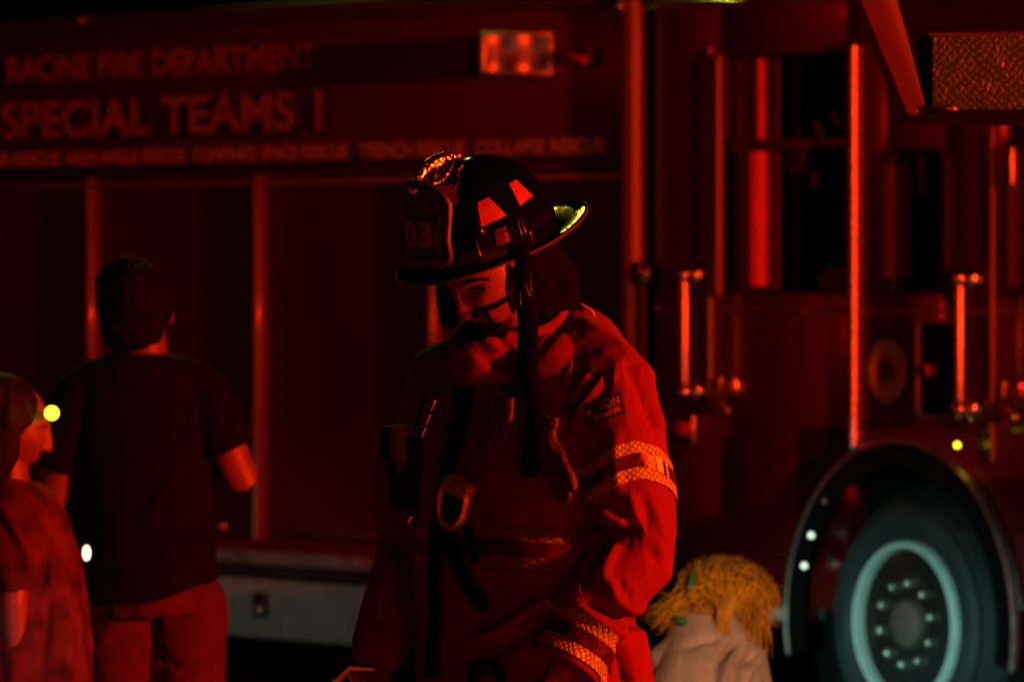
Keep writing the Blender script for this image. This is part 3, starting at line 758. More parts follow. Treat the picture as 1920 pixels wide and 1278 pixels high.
# ---- coat
ct = MB(); rs = []
for z, lc, fc, a, b in ((1.60, 0, .03, .085, .075), (1.575, 0, .01, .13, .105), (1.54, 0, -.01, .185, .13), (1.49, 0, 0, .215, .15), (1.40, 0, .01, .22, .165), (1.25, 0, .015, .22, .175),
                        (1.10, .0, .015, .230, .185), (.97, .02, .01, .250, .198), (.85, .028, 0, .262, .21), (.74, .02, 0, .262, .215)):
    ring = []
    for k in range(56):
        q = 2 * PI * k / 56; e = .85
        ring.append(B(lc + a * math.copysign(abs(math.cos(q)) ** e, math.cos(q)), fc + b * math.copysign(abs(math.sin(q)) ** e, math.sin(q)), z))
    rs.append(ring)
ct.rings(rs)
ct.sphere(B(.045, -.075, 1.555), (.13, .11, .118), 24, 16)
ct.sphere(B(.125, .045, 1.512), (.092, .085, .105), 24, 16)
ct.tube([B(.07, -.03, 1.585), B(.15, -.02, 1.56), B(.225, -.005, 1.515)], [.082, .084, .085], 24)
ct.tube([B(-.05, -.03, 1.56), B(-.15, -.01, 1.54), B(-.225, 0, 1.51)], [.08, .08, .08], 24)
ct.tube([SHL + Vector((0, 0, .01)), SHL.lerp(ELL, .35) + lt * .012, SHL.lerp(ELL, .7) + lt * .012, ELL + Vector((0, 0, .02)), ELL - Vector((0, 0, .035)), ELL.lerp(WRL, .35), ELL.lerp(WRL, .7), WRL],
        [.085, .092, .093, .091, .088, .083, .079, .076], 28, False)
ct.tube([SHR, SHR.lerp(ELR, .4), ELR, ELR.lerp(WRR, .5), WRR], [.08, .084, .082, .07, .06], 28)
cmesh = remesh(ct, .0042, 5)
wrinkle(cmesh, .0045, 8, 8, 5, 1.7)
FOLDS = [
 ([(1075, 585), (1153, 635), (1213, 690), (1235, 740)], .005, 9),
 ([(1060, 592), (1040, 620), (1016, 648)], -.007, 9),
 ([(1066, 604), (1105, 650), (1145, 692)], -.004, 22),
 ([(1030, 700), (1020, 760), (1012, 830)], -.006, 22),
 ([(1074, 678), (1062, 705), (1052, 740)], .010, 7),
 ([(1110, 698), (1078, 737), (1058, 788)], .013, 7),
 ([(1130, 710), (1092, 765), (1066, 826)], .016, 8),
 ([(1120, 702), (1085, 750), (1062, 806)], -.007, 5),
 ([(1092, 690), (1066, 735), (1050, 775)], -.006, 6),
 ([(1142, 690), (1137, 728), (1118, 765)], -.009, 7),
 ([(1152, 690), (1150, 720)], .007, 6),
 ([(1176, 684), (1200, 722), (1218, 765), (1230, 800)], -.016, 9),
 ([(1200, 684), (1225, 712), (1238, 760), (1243, 805)], .008, 8),
 ([(1110, 800), (1100, 850), (1095, 900)], -.012, 22),
 ([(1155, 815), (1152, 880), (1163, 925)], .010, 12),
 ([(1180, 925), (1195, 975), (1205, 1005)], .012, 10),
 ([(1205, 930), (1222, 985)], -.005, 8), ([(1230, 950), (1245, 1010)], .005, 8),
 ([(1085, 985), (1130, 1000), (1175, 1002), (1205, 988)], -.032, 15),
 ([(1128, 948), (1150, 972), (1172, 985)], .018, 11),
 ([(1143, 945), (1165, 965)], -.008, 5),
 ([(1195, 1003), (1160, 1015), (1140, 1050), (1128, 1090)], .013, 10),
 ([(1120, 1020), (1105, 1060), (1090, 1090)], -.018, 12),
 ([(1140, 1085), (1155, 1125), (1185, 1145), (1215, 1140)], .014, 10),
 ([(1218, 1030), (1238, 1058)], -.007, 10), ([(1232, 1012), (1245, 1040)], .004, 8),
 ([(1163, 1085), (1172, 1115)], -.006, 6), ([(1180, 1108), (1178, 1135)], -.006, 6),
 ([(1100, 1132), (1140, 1146), (1170, 1166), (1200, 1166), (1212, 1150)], -.034, 10),
 ([(1092, 1138), (1125, 1165), (1165, 1185)], .014, 12),
 ([(1130, 1060), (1085, 1085), (1040, 1105)], .010, 10),
 ([(1160, 1205), (1172, 1240), (1178, 1285)], -.030, 8),
 ([(1200, 1170), (1206, 1220), (1208, 1285)], .010, 18),
 ([(1030, 1120), (965, 1165), (900, 1205)], .022, 13),
 ([(1030, 1150), (970, 1195), (905, 1228)], -.015, 14),
 ([(860, 1150), (880, 1190), (905, 1215)], .012, 12),
 ([(905, 1200), (930, 1190)], .02, 8),
 ([(895, 680), (860, 700), (850, 760)], .010, 14),
 ([(905, 690), (940, 700), (975, 690)], -.012, 10),
 ([(930, 640), (950, 690), (940, 760)], -.01, 20),
 ([(810, 720), (800, 800), (805, 900)], .008, 14), ([(780, 760), (770, 860), (775, 950)], -.01, 12),
 ([(740, 1000), (760, 1060), (730, 1130)], -.010, 14), ([(850, 1230), (880, 1260), (890, 1290)], .012, 10),
]
wrinkle(cmesh, .0013, 24, 24, 13, 5)
strokes(cmesh, FOLDS)
bvh = bvh_of(cmesh)
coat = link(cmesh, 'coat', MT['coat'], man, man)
def sub(mb, name, m, parent=coat, label=None, smooth=True):
    o = link(mb.mesh(), name, m, parent, man, smooth)
    if label: o['label'] = label
    return o
# collar standing round the neck, tilted forward with the head
co = MB(); n = 64; rs = []
def cring(r, zt, fc, k, wav=0):
    return [B((r + wav * math.sin(5 * a + 1) * .5) * math.sin(a) * 1.05, fc - .022 + (r + wav * math.sin(7 * a)) * math.cos(a) * (1 + (.42 * math.cos(a) ** 2 if math.cos(a) > 0 else 0)), zt - k * math.cos(a) + wav * math.sin(3 * a)) for a in [2 * PI * j / n for j in range(n)]]
for r, z, f, k, wv in ((.118, 1.525, .03, .02, .0), (.124, 1.56, .04, .03, .004), (.119, 1.60, .048, .045, .004), (.115, 1.645, .055, .055, .003), (.108, 1.65, .055, .055, .003), (.100, 1.60, .045, .045, 0), (.095, 1.54, .03, .03, 0)):
    rs.append(cring(r, z, f, k, wv))
co.rings(rs, False)
com = co.mesh()
bmx = bmesh.new(); bmx.from_mesh(com); bmesh.ops.subdivide_edges(bmx, edges=bmx.edges[:], cuts=3, use_grid_fill=True, smooth=0.5); bmx.to_mesh(com); bmx.free()
wrinkle(com, .005, 14, 14, 20, 9)
strokes(com, [([(930, 634), (955, 652), (960, 672)], -.006, 8), ([(900, 655), (930, 664), (955, 658)], -.008, 5), ([(884, 658), (925, 680), (965, 684)], -.010, 9), ([(960, 610), (945, 640)], .006, 8), ([(905, 640), (940, 650)], .006, 9)])
collar = link(com, 'collar', MT['coat'], coat, man)
# shoulder clip loop
q = [px2w(1092, 572, 13.86), px2w(1108, 582, 13.86), px2w(1114, 590, 13.86), px2w(1104, 606, 13.87), px2w(1090, 596, 13.88)]
sub(MB().tube(q, .004, 8), 'strap_loop', MT['buckle'])
# storm flap and pockets: thin cloth slabs on the coat
sub(ribbon(bvh, [(905, 690), (890, 800), (880, 900), (872, 1010), (868, 1120), (866, 1275)], [62, 66, 66, 66, 66, 66], .006, .005), 'storm_flap', MT['coat'])
sub(quadpatch(bvh, [(900, 1068), (1020, 1075), (990, 1092), (905, 1088)], lift=.008, th=.006), 'pocket_flap', MT['coat'])
sub(quadpatch(bvh, [(1040, 1108), (1088, 1096), (1092, 1130), (1040, 1135)], lift=.010, th=.006), 'pocket_flap', MT['coat'])
# black vertical webbing straps
sub(ribbon(bvh, [(873, 680), (876, 760), (862, 830), (842, 900), (826, 985), (820, 1070), (822, 1160), (814, 1270)], [38, 36, 28, 22, 20, 18, 18, 18], .014, .003), 'strap', MT['strap'])
sub(ribbon(bvh, [(850, 985), (862, 1050), (885, 1095), (918, 1142)], [26, 26, 28, 24], .016, .003), 'strap', MT['strap'])
sub(ribbon(bvh, [(884, 985), (892, 1020), (900, 1055)], [16, 16, 14], .016, .003), 'strap', MT['strap'])
# reflective trim: sleeve, cuff, chest; lime edges with a silver middle
def uvize(o, p0, axis):
    me = o.data; uv = me.uv_layers.new(name='UVMap'); axis = Vector(axis).normalized(); c = Matrix(ROOTS[man.name]).inverted() @ Vector(p0)
    for lp in me.loops:
        v = me.vertices[lp.vertex_index].co - c; h = v.dot(axis); r = v - axis * h
        uv.data[lp.index].uv = (math.atan2(r.x, -r.y) * .09, h)
def trim(name, p0, axis, s_of, half, rmax, lift=.004, ang=(-180, 180), lime='lime'):
    base = None
    for (a, b, mm, nm, li) in ((-1, 1, lime, name, lift), (-.36, .36, 'silver', 'silver_stripe', lift + .0022)):
        mb = wrap_band(bvh, p0, axis, s_of, half, rmax, li, .002, a, b, ang=ang)
        if not mb.v: continue
        o = sub(mb, nm, MT[mm], coat if base is None else base); uvize(o, p0, axis)
        if base is None: base = o
    return base
def lerps(tab):
    xs = [a for a, _ in tab]; ys = [b for _, b in tab]
    return lambda v: float(np.interp(v, xs, ys))
UA = (ELL - SHL).normalized()
c0 = SHL + UA * ((SHL.z - zz(866)) / -UA.z)
t1 = trim('sleeve_trim', c0, UA, lerps([(-180, .04), (-90, .045), (-40, .028), (0, .003), (20, -.002), (50, .018), (90, .06), (180, .05)]), .039, .135, ang=(-75, 285))
FA = (WRL - ELL).normalized()
c1 = ELL.lerp(WRL, .80)
t2 = trim('cuff_trim', c1, FA, lambda a: .004, .042, .105)
bars = MB()
def bar(p, ax, s_of, phi, rmax, half, wdeg=7):
    sub(wrap_band(bvh, p, ax, s_of, half, rmax, .0078, .0015, -.40, .40, seg=6, ang=(phi, phi + wdeg)), 'trim_bar', MT['tapebar'], t1 if p is c0 else t2)
bar(c0, UA, lerps([(-180, .04), (-90, .045), (-40, .028), (0, .003), (20, -.002), (50, .018), (90, .06), (180, .05)]), 42, .135, .039, 9)
bar(c0, UA, lerps([(-180, .04), (-90, .045), (-40, .028), (0, .003), (20, -.002), (50, .018), (90, .06), (180, .05)]), 57, .135, .039, 3)
# chest trim
chest = trim('chest_trim', B(0, .01, zz(1020)), (0, 0, -1), lambda a: .004 * math.sin(math.radians(a * 3)), .042, .23, .005, lime='limeshaded')
cf = ribbon(bvh, [(905, 1015), (985, 1020), (1095, 1005)], [64, 66, 50], .006, .002)
# sleeve patch with woven words
pp = [(1097, 758), (1162, 735), (1173, 775), (1108, 800)]
patch = sub(quadpatch(bvh, pp, 16, 12, .007, .003), 'sleeve_patch', MT['patch'])
def patch_text(txt, u0, v0, u1, v1, bold=.02):
    me, a = text_mesh(txt, 1, 1, bold=bold); A, Bc, C, D = [np.array(p, float) for p in pp]; out = []
    for x, y, _ in a:
        u = u0 + (u1 - u0) * x; v = v1 + (v0 - v1) * y
        p = (A * (1 - u) + Bc * u) * (1 - v) + (D * (1 - u) + C * u) * v; h, nn = hit(bvh, p[0], p[1], .0105); out.append(h[:])
    me.vertices.foreach_set('co', np.array(out).ravel()); me.update(); return link(me, 'woven_word', MT['patchred'], patch, man, False)
patch_text('LION', .35, .14, .92, .50, .012); patch_text('Janesville', .20, .60, .90, .92, .01)
sub(quadpatch(bvh, [(1101, 768), (1109, 764.5), (1112, 776), (1104, 780)], 4, 4, .0095, .001), 'woven_mark', MT['patchred'], patch)
sub(ribbon(bvh, [(1111, 783), (1160, 763)], 2, .0075, .001, 3), 'woven_mark', MT['patchred'], patch)
# hood cloth / ear flap behind the head, hanging from the helmet
ho = MB(); cb = HO - HF * .06 - HU * .03
ho.tube([HO - HF * .055 + HU * .02, HO - HF * .075 - HU * .05, B(.02, -.03, 1.60)], [.088, .092, .10], 28)
ho.tube([px2w(1000, 480, 13.83), px2w(1035, 530, 13.86), px2w(1040, 590, 13.90)], [.055, .058, .05], 20)
hm = remesh(ho, .005, 3); wrinkle(hm, .006, 12, 12, 9, 4)
link(hm, 'hood', MT['hood'], man, man)
# far-side ear flap and cheek guard
sub(MB().tube([px2w(835, 530, 13.93), px2w(838, 560, 13.93), px2w(842, 600, 13.93)], [.02, .022, .02], 12, True, .6), 'ear_flap', MT['hood'], body_)

def facial(pts, w, m, name, th=.002, lift=.0025):
    rb = ribbon(bvh_head, pts, w, lift, th, 3, 3)
    if rb.v: link(rb.mesh(), name, MT[m], body_, man)
facial([(966, 500), (964, 540), (972, 585)], [26, 30, 22], 'hood', 'sideburn_cloth', .004, .004)
facial([(868, 531), (884, 526), (902, 522), (918, 524)], [3, 7, 7, 4], 'hairblack', 'eyebrow', .003)
facial([(878, 543), (890, 539), (903, 541), (909, 545)], [2, 4, 4, 2], 'hairblack', 'eyelashes', .002, .002)
facial([(872, 600), (886, 603), (897, 601)], [2, 3, 2], 'leatherblack', 'lip_line', .001, .0012)
# ---- helmet
HP = math.radians(19)
hyaw = Vector((-.70, -.714, 0)).normalized()
hF = (hyaw * math.cos(HP) + Vector((0, 0, -math.sin(HP)))).normalized(); hL = Vector((-hyaw.y, hyaw.x, 0)).normalized()
if hL.x < 0: hL = -hL
hU = hF.cross(hL); hU = hU if hU.z > 0 else -hU
hC = px2w(902, 455, 13.78)
def H(l, f, u): return hC + hL * l + hF * f + hU * u
dome = MB(); rs = []; n = 96; HSC = 1.04
def dome_r(a, v):
    """v 0 rim .. 1 crown; eight raised ribs as on a traditional helmet"""
    rib = .004 * (abs(math.cos(4 * a)) ** 10) * (1 - v * .5)
    prof = (max(0, 1 - v ** 2.5)) ** .5
    return prof, rib
for i in range(33):
    v = math.sin(PI / 2 * i / 32.5); row = []
    for j in range(n):
        a = 2 * PI * j / n; pr, rib = dome_r(a, v)
        A_ = (.138 * pr + rib) * HSC; B_ = (.155 * pr + rib) * HSC
        row.append(H(A_ * math.sin(a), B_ * math.cos(a) - .008 - .010 * v, -.012 + .182 * v * HSC))
    rs.append(row)
dome.rings(rs)
helm = link(dome.mesh(), 'helmet', MT['helmet'], man, man); bvh_h = bvh_of(dome.mesh())
def hsub(mb, name, m, parent=helm, smooth=True): return link(mb.mesh(), name, m, parent, man, smooth)
# brim: short in front, long swept tail, thin with a bead
def brim_pt(a, r, off):
    c, s = math.cos(a), math.sin(a)
    ro_f = .205 if c > 0 else .300
    A_, B_ = .128 + (.163 - .128) * r, .155 + (ro_f - .155) * r
    droop = -.006 * r * (abs(s) ** 2) + (-.014 * r * c * c if c > 0 else -.004 * r * c * c)
    if c < 0: A_ *= 1 - .25 * r * c * c
    return H(A_ * s, B_ * c, -.006 + droop + off)
br = MB(); rs = []
for r, off in ((0, .003), (.3, .001), (.65, .002), (.94, .004), (1, 0), (.94, -.005), (.65, -.005), (.3, -.005), (0, -.006)):
    rs.append([brim_pt(2 * PI * j / n, r, off) for j in range(n)])
hsub(br.rings(rs, False, True), 'brim', MT['helmet'])
be = MB(); ring = []
for j in range(n):
    c = brim_pt(2 * PI * j / n, 1, -.002); d = (brim_pt(2 * PI * j / n, 1, 0) - brim_pt(2 * PI * j / n, .6, 0)).normalized()
    ring.append([c + (d * math.cos(b) + hU * math.sin(b)) * .0026 for b in [2 * PI * k / 8 for k in range(8)]])
be.rings(ring, False, True); hsub(be, 'brim_edge', MT['brimedge'])
# reflective decals on the dome
for q in ([(826, 349), (849, 347), (861, 380), (812, 388)], [(895, 380), (917, 370), (950, 404), (902, 426)], [(954, 345), (967, 337), (999, 367), (975, 386)]):
    hsub(quadpatch(bvh_h, q, 10, 10, .0012, .0008), 'reflective_decal', MT['decal'])
# leather front shield with number
SHC = H(0, .166, .092)
sn = (hF * .97 + hU * .18 - hL * .0).normalized(); su = (hU * .97 - hF * .30).normalized(); slv = -hL
su = (hU - sn * hU.dot(sn)).normalized()
def SP(x, y, d): return SHC + (hL) * x * 1.12 + su * y + sn * (d - 5.5 * x * x)
def outline(k=1.0):
    P = []
    for x, y in ((0, -.092), (.03, -.090), (.055, -.083), (.062, -.07), (.060, -.03), (.066, .01), (.069, .04), (.062, .065), (.045, .082), (.02, .094), (0, .097)): P.append((x * k, y * k))
    return P + [(-x, y) for x, y in P[-2:0:-1]]
def plate(pts, d0, d1, ny=1):
    mb = MB(); c = (sum(p[0] for p in pts) / len(pts), sum(p[1] for p in pts) / len(pts)); rs = []
    for k, d in ((0.01, d1), (.35, d1), (.7, d1), (1, d1), (1.0, d0), (.7, d0), (.35, d0), (.01, d0)):
        rs.append([SP(c[0] + (x - c[0]) * k, c[1] + (y - c[1]) * k, d) for x, y in pts])
    return mb.rings(rs)
sh = hsub(plate(outline(), -.006, 0), 'front_shield', MT['leatherblack'])
rim = MB(); P = outline(.97); rim.rings([[SP(x, y, 0) + (sn * math.sin(b) + (SP(x * 1.02, y * 1.02, 0) - SP(x, y, 0)).normalized() * math.cos(b)) * .0028 for b in [2 * PI * k / 8 for k in range(8)]] for x, y in P], False, True)
hsub(rim, 'shield_piping', MT['leather'], sh)
hsub(plate([(-.046, -.052), (.046, -.052), (.05, .018), (-.05, .018)], .0006, .003), 'shield_panel', MT['leather'], sh)
arcp = []
for k in range(13): a = math.radians(150 - 10 * k); arcp.append((.056 * math.cos(a), .005 + .062 * math.sin(a)))
for k in range(13): a = math.radians(30 + 10 * k); arcp.append((.036 * math.cos(a), .005 + .040 * math.sin(a)))
mb = MB()
top = [SP(x, y, .003) for x, y in arcp]; bot = [SP(x, y, .0005) for x, y in arcp]; m2 = len(arcp); hf = m2 // 2
fs = []
for k in range(hf - 1): fs += [(k, k + 1, m2 - 2 - k, m2 - 1 - k), (m2 + k + 1, m2 + k, 2 * m2 - 1 - k, 2 * m2 - 2 - k)]
hsub(MB().add(top + bot, fs), 'shield_banner', MT['leather'], sh, False)
hsub(plate([(-.044, -.082), (.044, -.082), (.047, -.062), (-.047, -.062)], .0006, .003), 'shield_banner', MT['leather'], sh)
me, a = text_mesh('03', .066, .052, bold=.02)
me.vertices.foreach_set('co', np.array([SP(-( .033 - x) , y - .043, .0042)[:] for x, y, _ in a]).ravel()); me.update(); link(me, 'shield_number', MT['shieldnum'], sh, man, False)
for k in range(9):
    a = math.radians(140 - 12.5 * k); c = (.046 * math.cos(a), .005 + .051 * math.sin(a)); q = a - PI / 2
    ux, uy = math.cos(q), math.sin(q); pts = [(c[0] + ux * i * .0028 - uy * j * .006, c[1] + uy * i * .0028 + ux * j * .006) for i, j in ((-1, -1), (1, -1), (1, 1), (-1, 1))]
    hsub(plate(pts, .003, .0045), 'shield_letter', MT['leatherblack'], sh, False) if k % 2 == 0 else None
# brass front holder arching from the crown over the shield
eg = MB()
path = [H(0, .020, .186), H(0, .055, .190), H(0, .095, .180), H(0, .135, .160), H(0, .168, .138), H(.0, .190, .118)]
path = [H(0, .005, .190), H(0, .035, .196), H(0, .07, .196), H(0, .10, .192), H(0, .125, .182), H(0, .142, .170)]
eg.tube(path, [.008, .015, .019, .021, .017, .009], 14, True, .6)
for s in (-1, 1):
    eg.tube([H(0, .08, .188), H(s * .018, .105, .180), H(s * .030, .13, .165), H(s * .030, .145, .150)], [.008, .010, .009, .006], 10)
    eg.tube([H(s * .010, .03, .188), H(s * .026, .06, .184), H(s * .036, .10, .170)], [.005, .007, .006], 10)
    for k in range(5): eg.sphere(H(s * (.014 + .006 * k), .05 + .02 * k, .192 - .008 * k), .0062, 10, 8)
eg.sphere(H(0, .150, .166), .011, 12, 8)
em_ = remesh(eg, .0022, 1); a, nr = arr(em_)
for i in range(len(a)):
    v = noise.noise(Vector(a[i]) * 110); a[i] += nr[i] * .0022 * v
put(em_, a); link(em_, 'brass_holder', MT['brass'], helm, man)
# band and goggle strap with buckles around the dome foot
hsub(wrap_band(bvh_h, H(0, -.004, .035), -hU, lambda a: 0, .013, .22, .0025, .003, seg=90), 'helmet_band', MT['strap'])
hsub(quadpatch(bvh_h, [(926, 432), (946, 424), (956, 452), (930, 462)], 6, 6, .005, .003), 'band_plate', MT['silver'])
for p in ([(966, 408), (974, 438)], [(974, 405), (982, 436)], [(893, 448), (901, 478)]):
    q = [hit(bvh_h, *c, .007)[0] for c in p]; q.insert(1, (q[0] + q[1]) / 2 + Vector((0, -.002, 0)))
    hsub(MB().tube(q, .0022, 8), 'band_buckle', MT['chrome'])
# visible knobs where the ear flaps fasten
q = [px2w(965, 478, 13.70), px2w(985, 470, 13.70)]
hsub(MB().tube(q, [.008, .010], 10, True), 'ratchet_knob', MT['leather'])
# chin strap over the cheek, laid on the face
for pts, w in (([(972, 550), (948, 560), (925, 572), (900, 580), (884, 588)], 9), ([(909, 578), (916, 592), (926, 610)], 8), ([(978, 590), (955, 604), (928, 611), (896, 630)], 12)):
    rb = ribbon(bvh_head, pts, w, .004, .003, 4, 4)
    if rb.v: hsub(rb, 'chin_strap', MT['strap'])
# hose-like strap dropping from the helmet in front of the collar down the chest
pts = []
for x, y, Yd in ((978, 474, 13.66), (982, 520, 13.64), (986, 560, 13.63), (991, 610, 13.63)): pts.append(px2w(x, y, Yd - .02))
for x, y in ((1000, 690), (1003, 760), (1004, 830), (996, 880)):
    h, nn = hit(bvh, x, y, .03); pts.append(h)
sc_ = MB(); fine = []
for i in range(len(pts) - 1):
    for k in range(4): fine.append(pts[i].lerp(pts[i + 1], k / 4))
fine.append(pts[-1]); fine = [fine[0]] + [(fine[i - 1] + fine[i] * 2 + fine[i + 1]) / 4 for i in range(1, len(fine) - 1)] + [fine[-1]]
sc_.tube(fine, [.017 + .004 * min(1, i / 12) for i in range(len(fine))], 14, True, .4, up=(1, 0, 0))
hsub(sc_, 'hanging_strap', MT['strap'])
for p, q in (([(994, 515), (996, 545)], .002), ([(975, 548), (976, 570)], .002), ([(985, 530), (992, 552)], .0035)):
    a_, b_ = [px2w(*c, 13.592) for c in p]; hsub(MB().tube([a_, b_], q, 8), 'strap_buckle', MT['chrome'])

# ---- things he carries (each its own thing)
def carried(name, label, cat, px, py, Y=None, lift=.02):
    if Y is None: c, _ = hit(bvh, px, py, lift)
    else: c = px2w(px, py, Y)
    return thing(name, label, cat, c), c
Mf = Matrix((lt, fw, Vector((0, 0, 1)))).transposed().to_4x4()
r0, c = carried('radio', 'black portable radio clipped to the chest strap on the left edge of the coat', 'radio', 758, 850, 13.74)
Mr = Matrix.Translation(c) @ Matrix.Rotation(math.radians(25), 4, 'Z')
link(MB().box(-.030, .032, -.024, .024, -.055, .060, .008, Mr).mesh(), 'radio_body', MT['radio'], r0, r0)
link(MB().box(-.046, -.006, -.030, .028, -.018, .058, .008, Mr).mesh(), 'microphone', MT['radio'], r0, r0)
link(MB().tube([c + Vector((.022, 0, .055)), c + Vector((.03, 0, .085)), c + Vector((.044, 0, .125))], [.007, .005, .004], 10).mesh(), 'antenna', MT['radio'], r0, r0)
link(MB().box(-.026, .026, -.020, .020, -.115, -.056, .006, Mr).mesh(), 'holster', MT['strap'], r0, r0)
for k in range(3): link(MB().tube([c + Vector((.036 + .010 * k, -.028, .035 + .028 * k)), c + Vector((.043 + .010 * k, -.028, .052 + .028 * k))], .0022, 8).mesh(), 'clip', MT['chrome'], r0, r0)
tag(link(MB().tube([px2w(766, 978, 13.72), px2w(768, 970, 13.72), px2w(772, 968, 13.72)], .004, 8).mesh(), 'snap_hook', MT['chrome'], None), 'small chrome snap hook below the radio', 'hook')
# rescue clip on strap
r1, c = carried('rescue_clip', 'red lit metal clip with slotted face hanging on the black chest strap', 'clip', 870, 940, None, .030)
Mc = Matrix.Translation(c) @ Mf @ Matrix.Rotation(math.radians(180), 4, 'Z') @ Matrix.Rotation(math.radians(-12), 4, 'Y')
def clipb(x0, x1, z0, z1, y0=-.012, y1=.012, bev=.004): return MB().box(x0, x1, y0, y1, z0, z1, bev, Mc)
cb_ = MB(); ring = []
for k in range(40):
    a = 2 * PI * k / 40; cx, cz = .036 * math.cos(a), .052 * math.sin(a) * (1.0 if math.sin(a) > 0 else 1.08)
    ctr = Vector((cx, 0, cz)); d = Vector((math.cos(a), 0, math.sin(a))).normalized()
    ring.append([Mc @ (ctr + d * .007 * math.cos(b) + Vector((0, 1, 0)) * .012 * math.sin(b)) for b in [2 * PI * q / 10 for q in range(10)]])
link(cb_.rings(ring, False, True).mesh(), 'clip_frame', MT['buckle'], r1, r1)
link(clipb(-.030, .034, .016, .042).mesh(), 'clip_lever', MT['buckle'], r1, r1)
link(MB().disc(Mc @ Vector((-.026, 0, .030)), Mc.to_3x3() @ Vector((0, 1, 0)), [(.017, -.016), (.020, 0), (.017, .016), (.008, .017), (.001, .012)], 20).mesh(), 'clip_pivot', MT['buckle'], r1, r1)
for k in range(3): link(clipb(-.026, .026, -.044 + .019 * k, -.034 + .019 * k, -.006, .006, .002).mesh(), 'clip_bar', MT['strap'], r1, r1)
link(clipb(-.020, .022, -.058, -.046, -.010, .010).mesh(), 'clip_foot', MT['buckle'], r1, r1)
# gloves hanging from the chest strap
def glove(name, label, px, py, lift, path, sc, nf):
    r, c = carried(name, label, 'glove', px, py, None, lift)
    P = [c + lt * (x - path[0][0]) / 660.0 + Vector((0, 0, -(y - path[0][1]) / 899.0)) for x, y in path]
    mb = MB(); n = len(P)
    for q in range(nf):                                    # fingers lying together, curved the same way
        of = (q - (nf - 1) / 2) * .0185 * sc
        ln = n - (1 if q in (0, nf - 1) else 0)
        pts = [P[i] + lt * of * (1 - .12 * abs(i - n / 2)) + fw * (.006 * math.cos(q * 2.1)) for i in range(ln)]
        mb.tube(pts, [.0125 * sc * (1 - .12 * i / n) for i in range(ln)], 12)
    mb.tube([P[0] + Vector((0, 0, .03)), P[0], P[1]], [.034 * sc, .036 * sc, .030 * sc], 18, True, .5, up=lt)
    mb.tube([P[0] - lt * .03 * sc, P[1] - lt * .045 * sc, P[2] - lt * .040 * sc], [.013 * sc, .013 * sc, .010 * sc], 12)
    g = remesh(mb, .003, 2); wrinkle(g, .003, 34, 34, 20, px * .1); link(g, 'glove_shell', MT['glove'], r, r)
    cf = MB().tube([P[0] + Vector((0, 0, .030)), P[0] + Vector((0, 0, .055))], [.036 * sc, .040 * sc], 18, False, .55, up=lt); link(cf.mesh(), 'glove_cuff', MT['leatherblack'], r, r)
glove('work_glove', 'dark red lit leather glove hanging on the chest at the right of the black strap', 1022, 835, .030, [(1015, 835), (1034, 862), (1048, 892), (1052, 912), (1049, 930)], .95, 4)
glove('work_glove', 'crumpled leather glove tucked against the chest at the left of the black strap', 950, 800, .026, [(950, 795), (945, 820), (934, 842), (925, 862)], .8, 3)
# dark lamp on the belt
r2, c = carried('belt_lamp', 'round dark lamp with black rim worn low at the front of the coat', 'lamp', 930, 1268, None, .03)
ax = fw + Vector((0, -.35, .1)); link(MB().disc(c, ax, [(.026, -.03), (.038, -.01), (.040, .015), (.034, .022), (.030, .012), (.029, .006)], 28).mesh(), 'lamp_rim', MT['radio'], r2, r2)
link(MB().disc(c, ax, [(.0288, .0), (.0288, .008), (.02, .013), (.001, .015)], 24).mesh(), 'lamp_glass', MT['leather'], r2, r2)
# hand tool in right hand
tip = WRR + HDR * .10
r3 = thing('hand_tool', 'small shiny metal tool held in the gloved hand at the bottom left of the coat', 'tool', tip)
link(MB().tube([tip + Vector((-.03, -.05, .045)), tip + Vector((.0, -.06, -.02)), tip + Vector((.02, -.05, -.12))], [.012, .011, .011], 12).mesh(), 'tool_shaft', MT['brushed'], r3, r3)
link(MB().tube([tip + Vector((-.06, -.05, .02)), tip + Vector((-.03, -.055, .05)), tip + Vector((.015, -.06, .045))], [.009, .013, .008], 12).mesh(), 'tool_head', MT['chrome'], r3, r3)
# sleeve snaps at the right cuff
for k, (x, y) in enumerate(((709, 1130), (707, 1143), (706, 1152), (705, 1160))):
    h, nn = hit(bvh, x + 6, y, .004)
    if h: sub(MB().sphere(h, .0035, 10, 8), 'snap', MT['chrome'])
# ================================================================== BYSTANDERS
def seat_of(px, py, Y): return px2w(px, py, Y)
def cloth(mb, voxel, amp, sx, sz, seed, name, m, root, parent=None, ss=None, smooth=4):
    me = remesh(mb, voxel, smooth)
    if amp: wrinkle(me, amp, sx, sx, sz, seed)
    if ss: strokes(me, ss)
    return link(me, name, m, parent or root, root), me
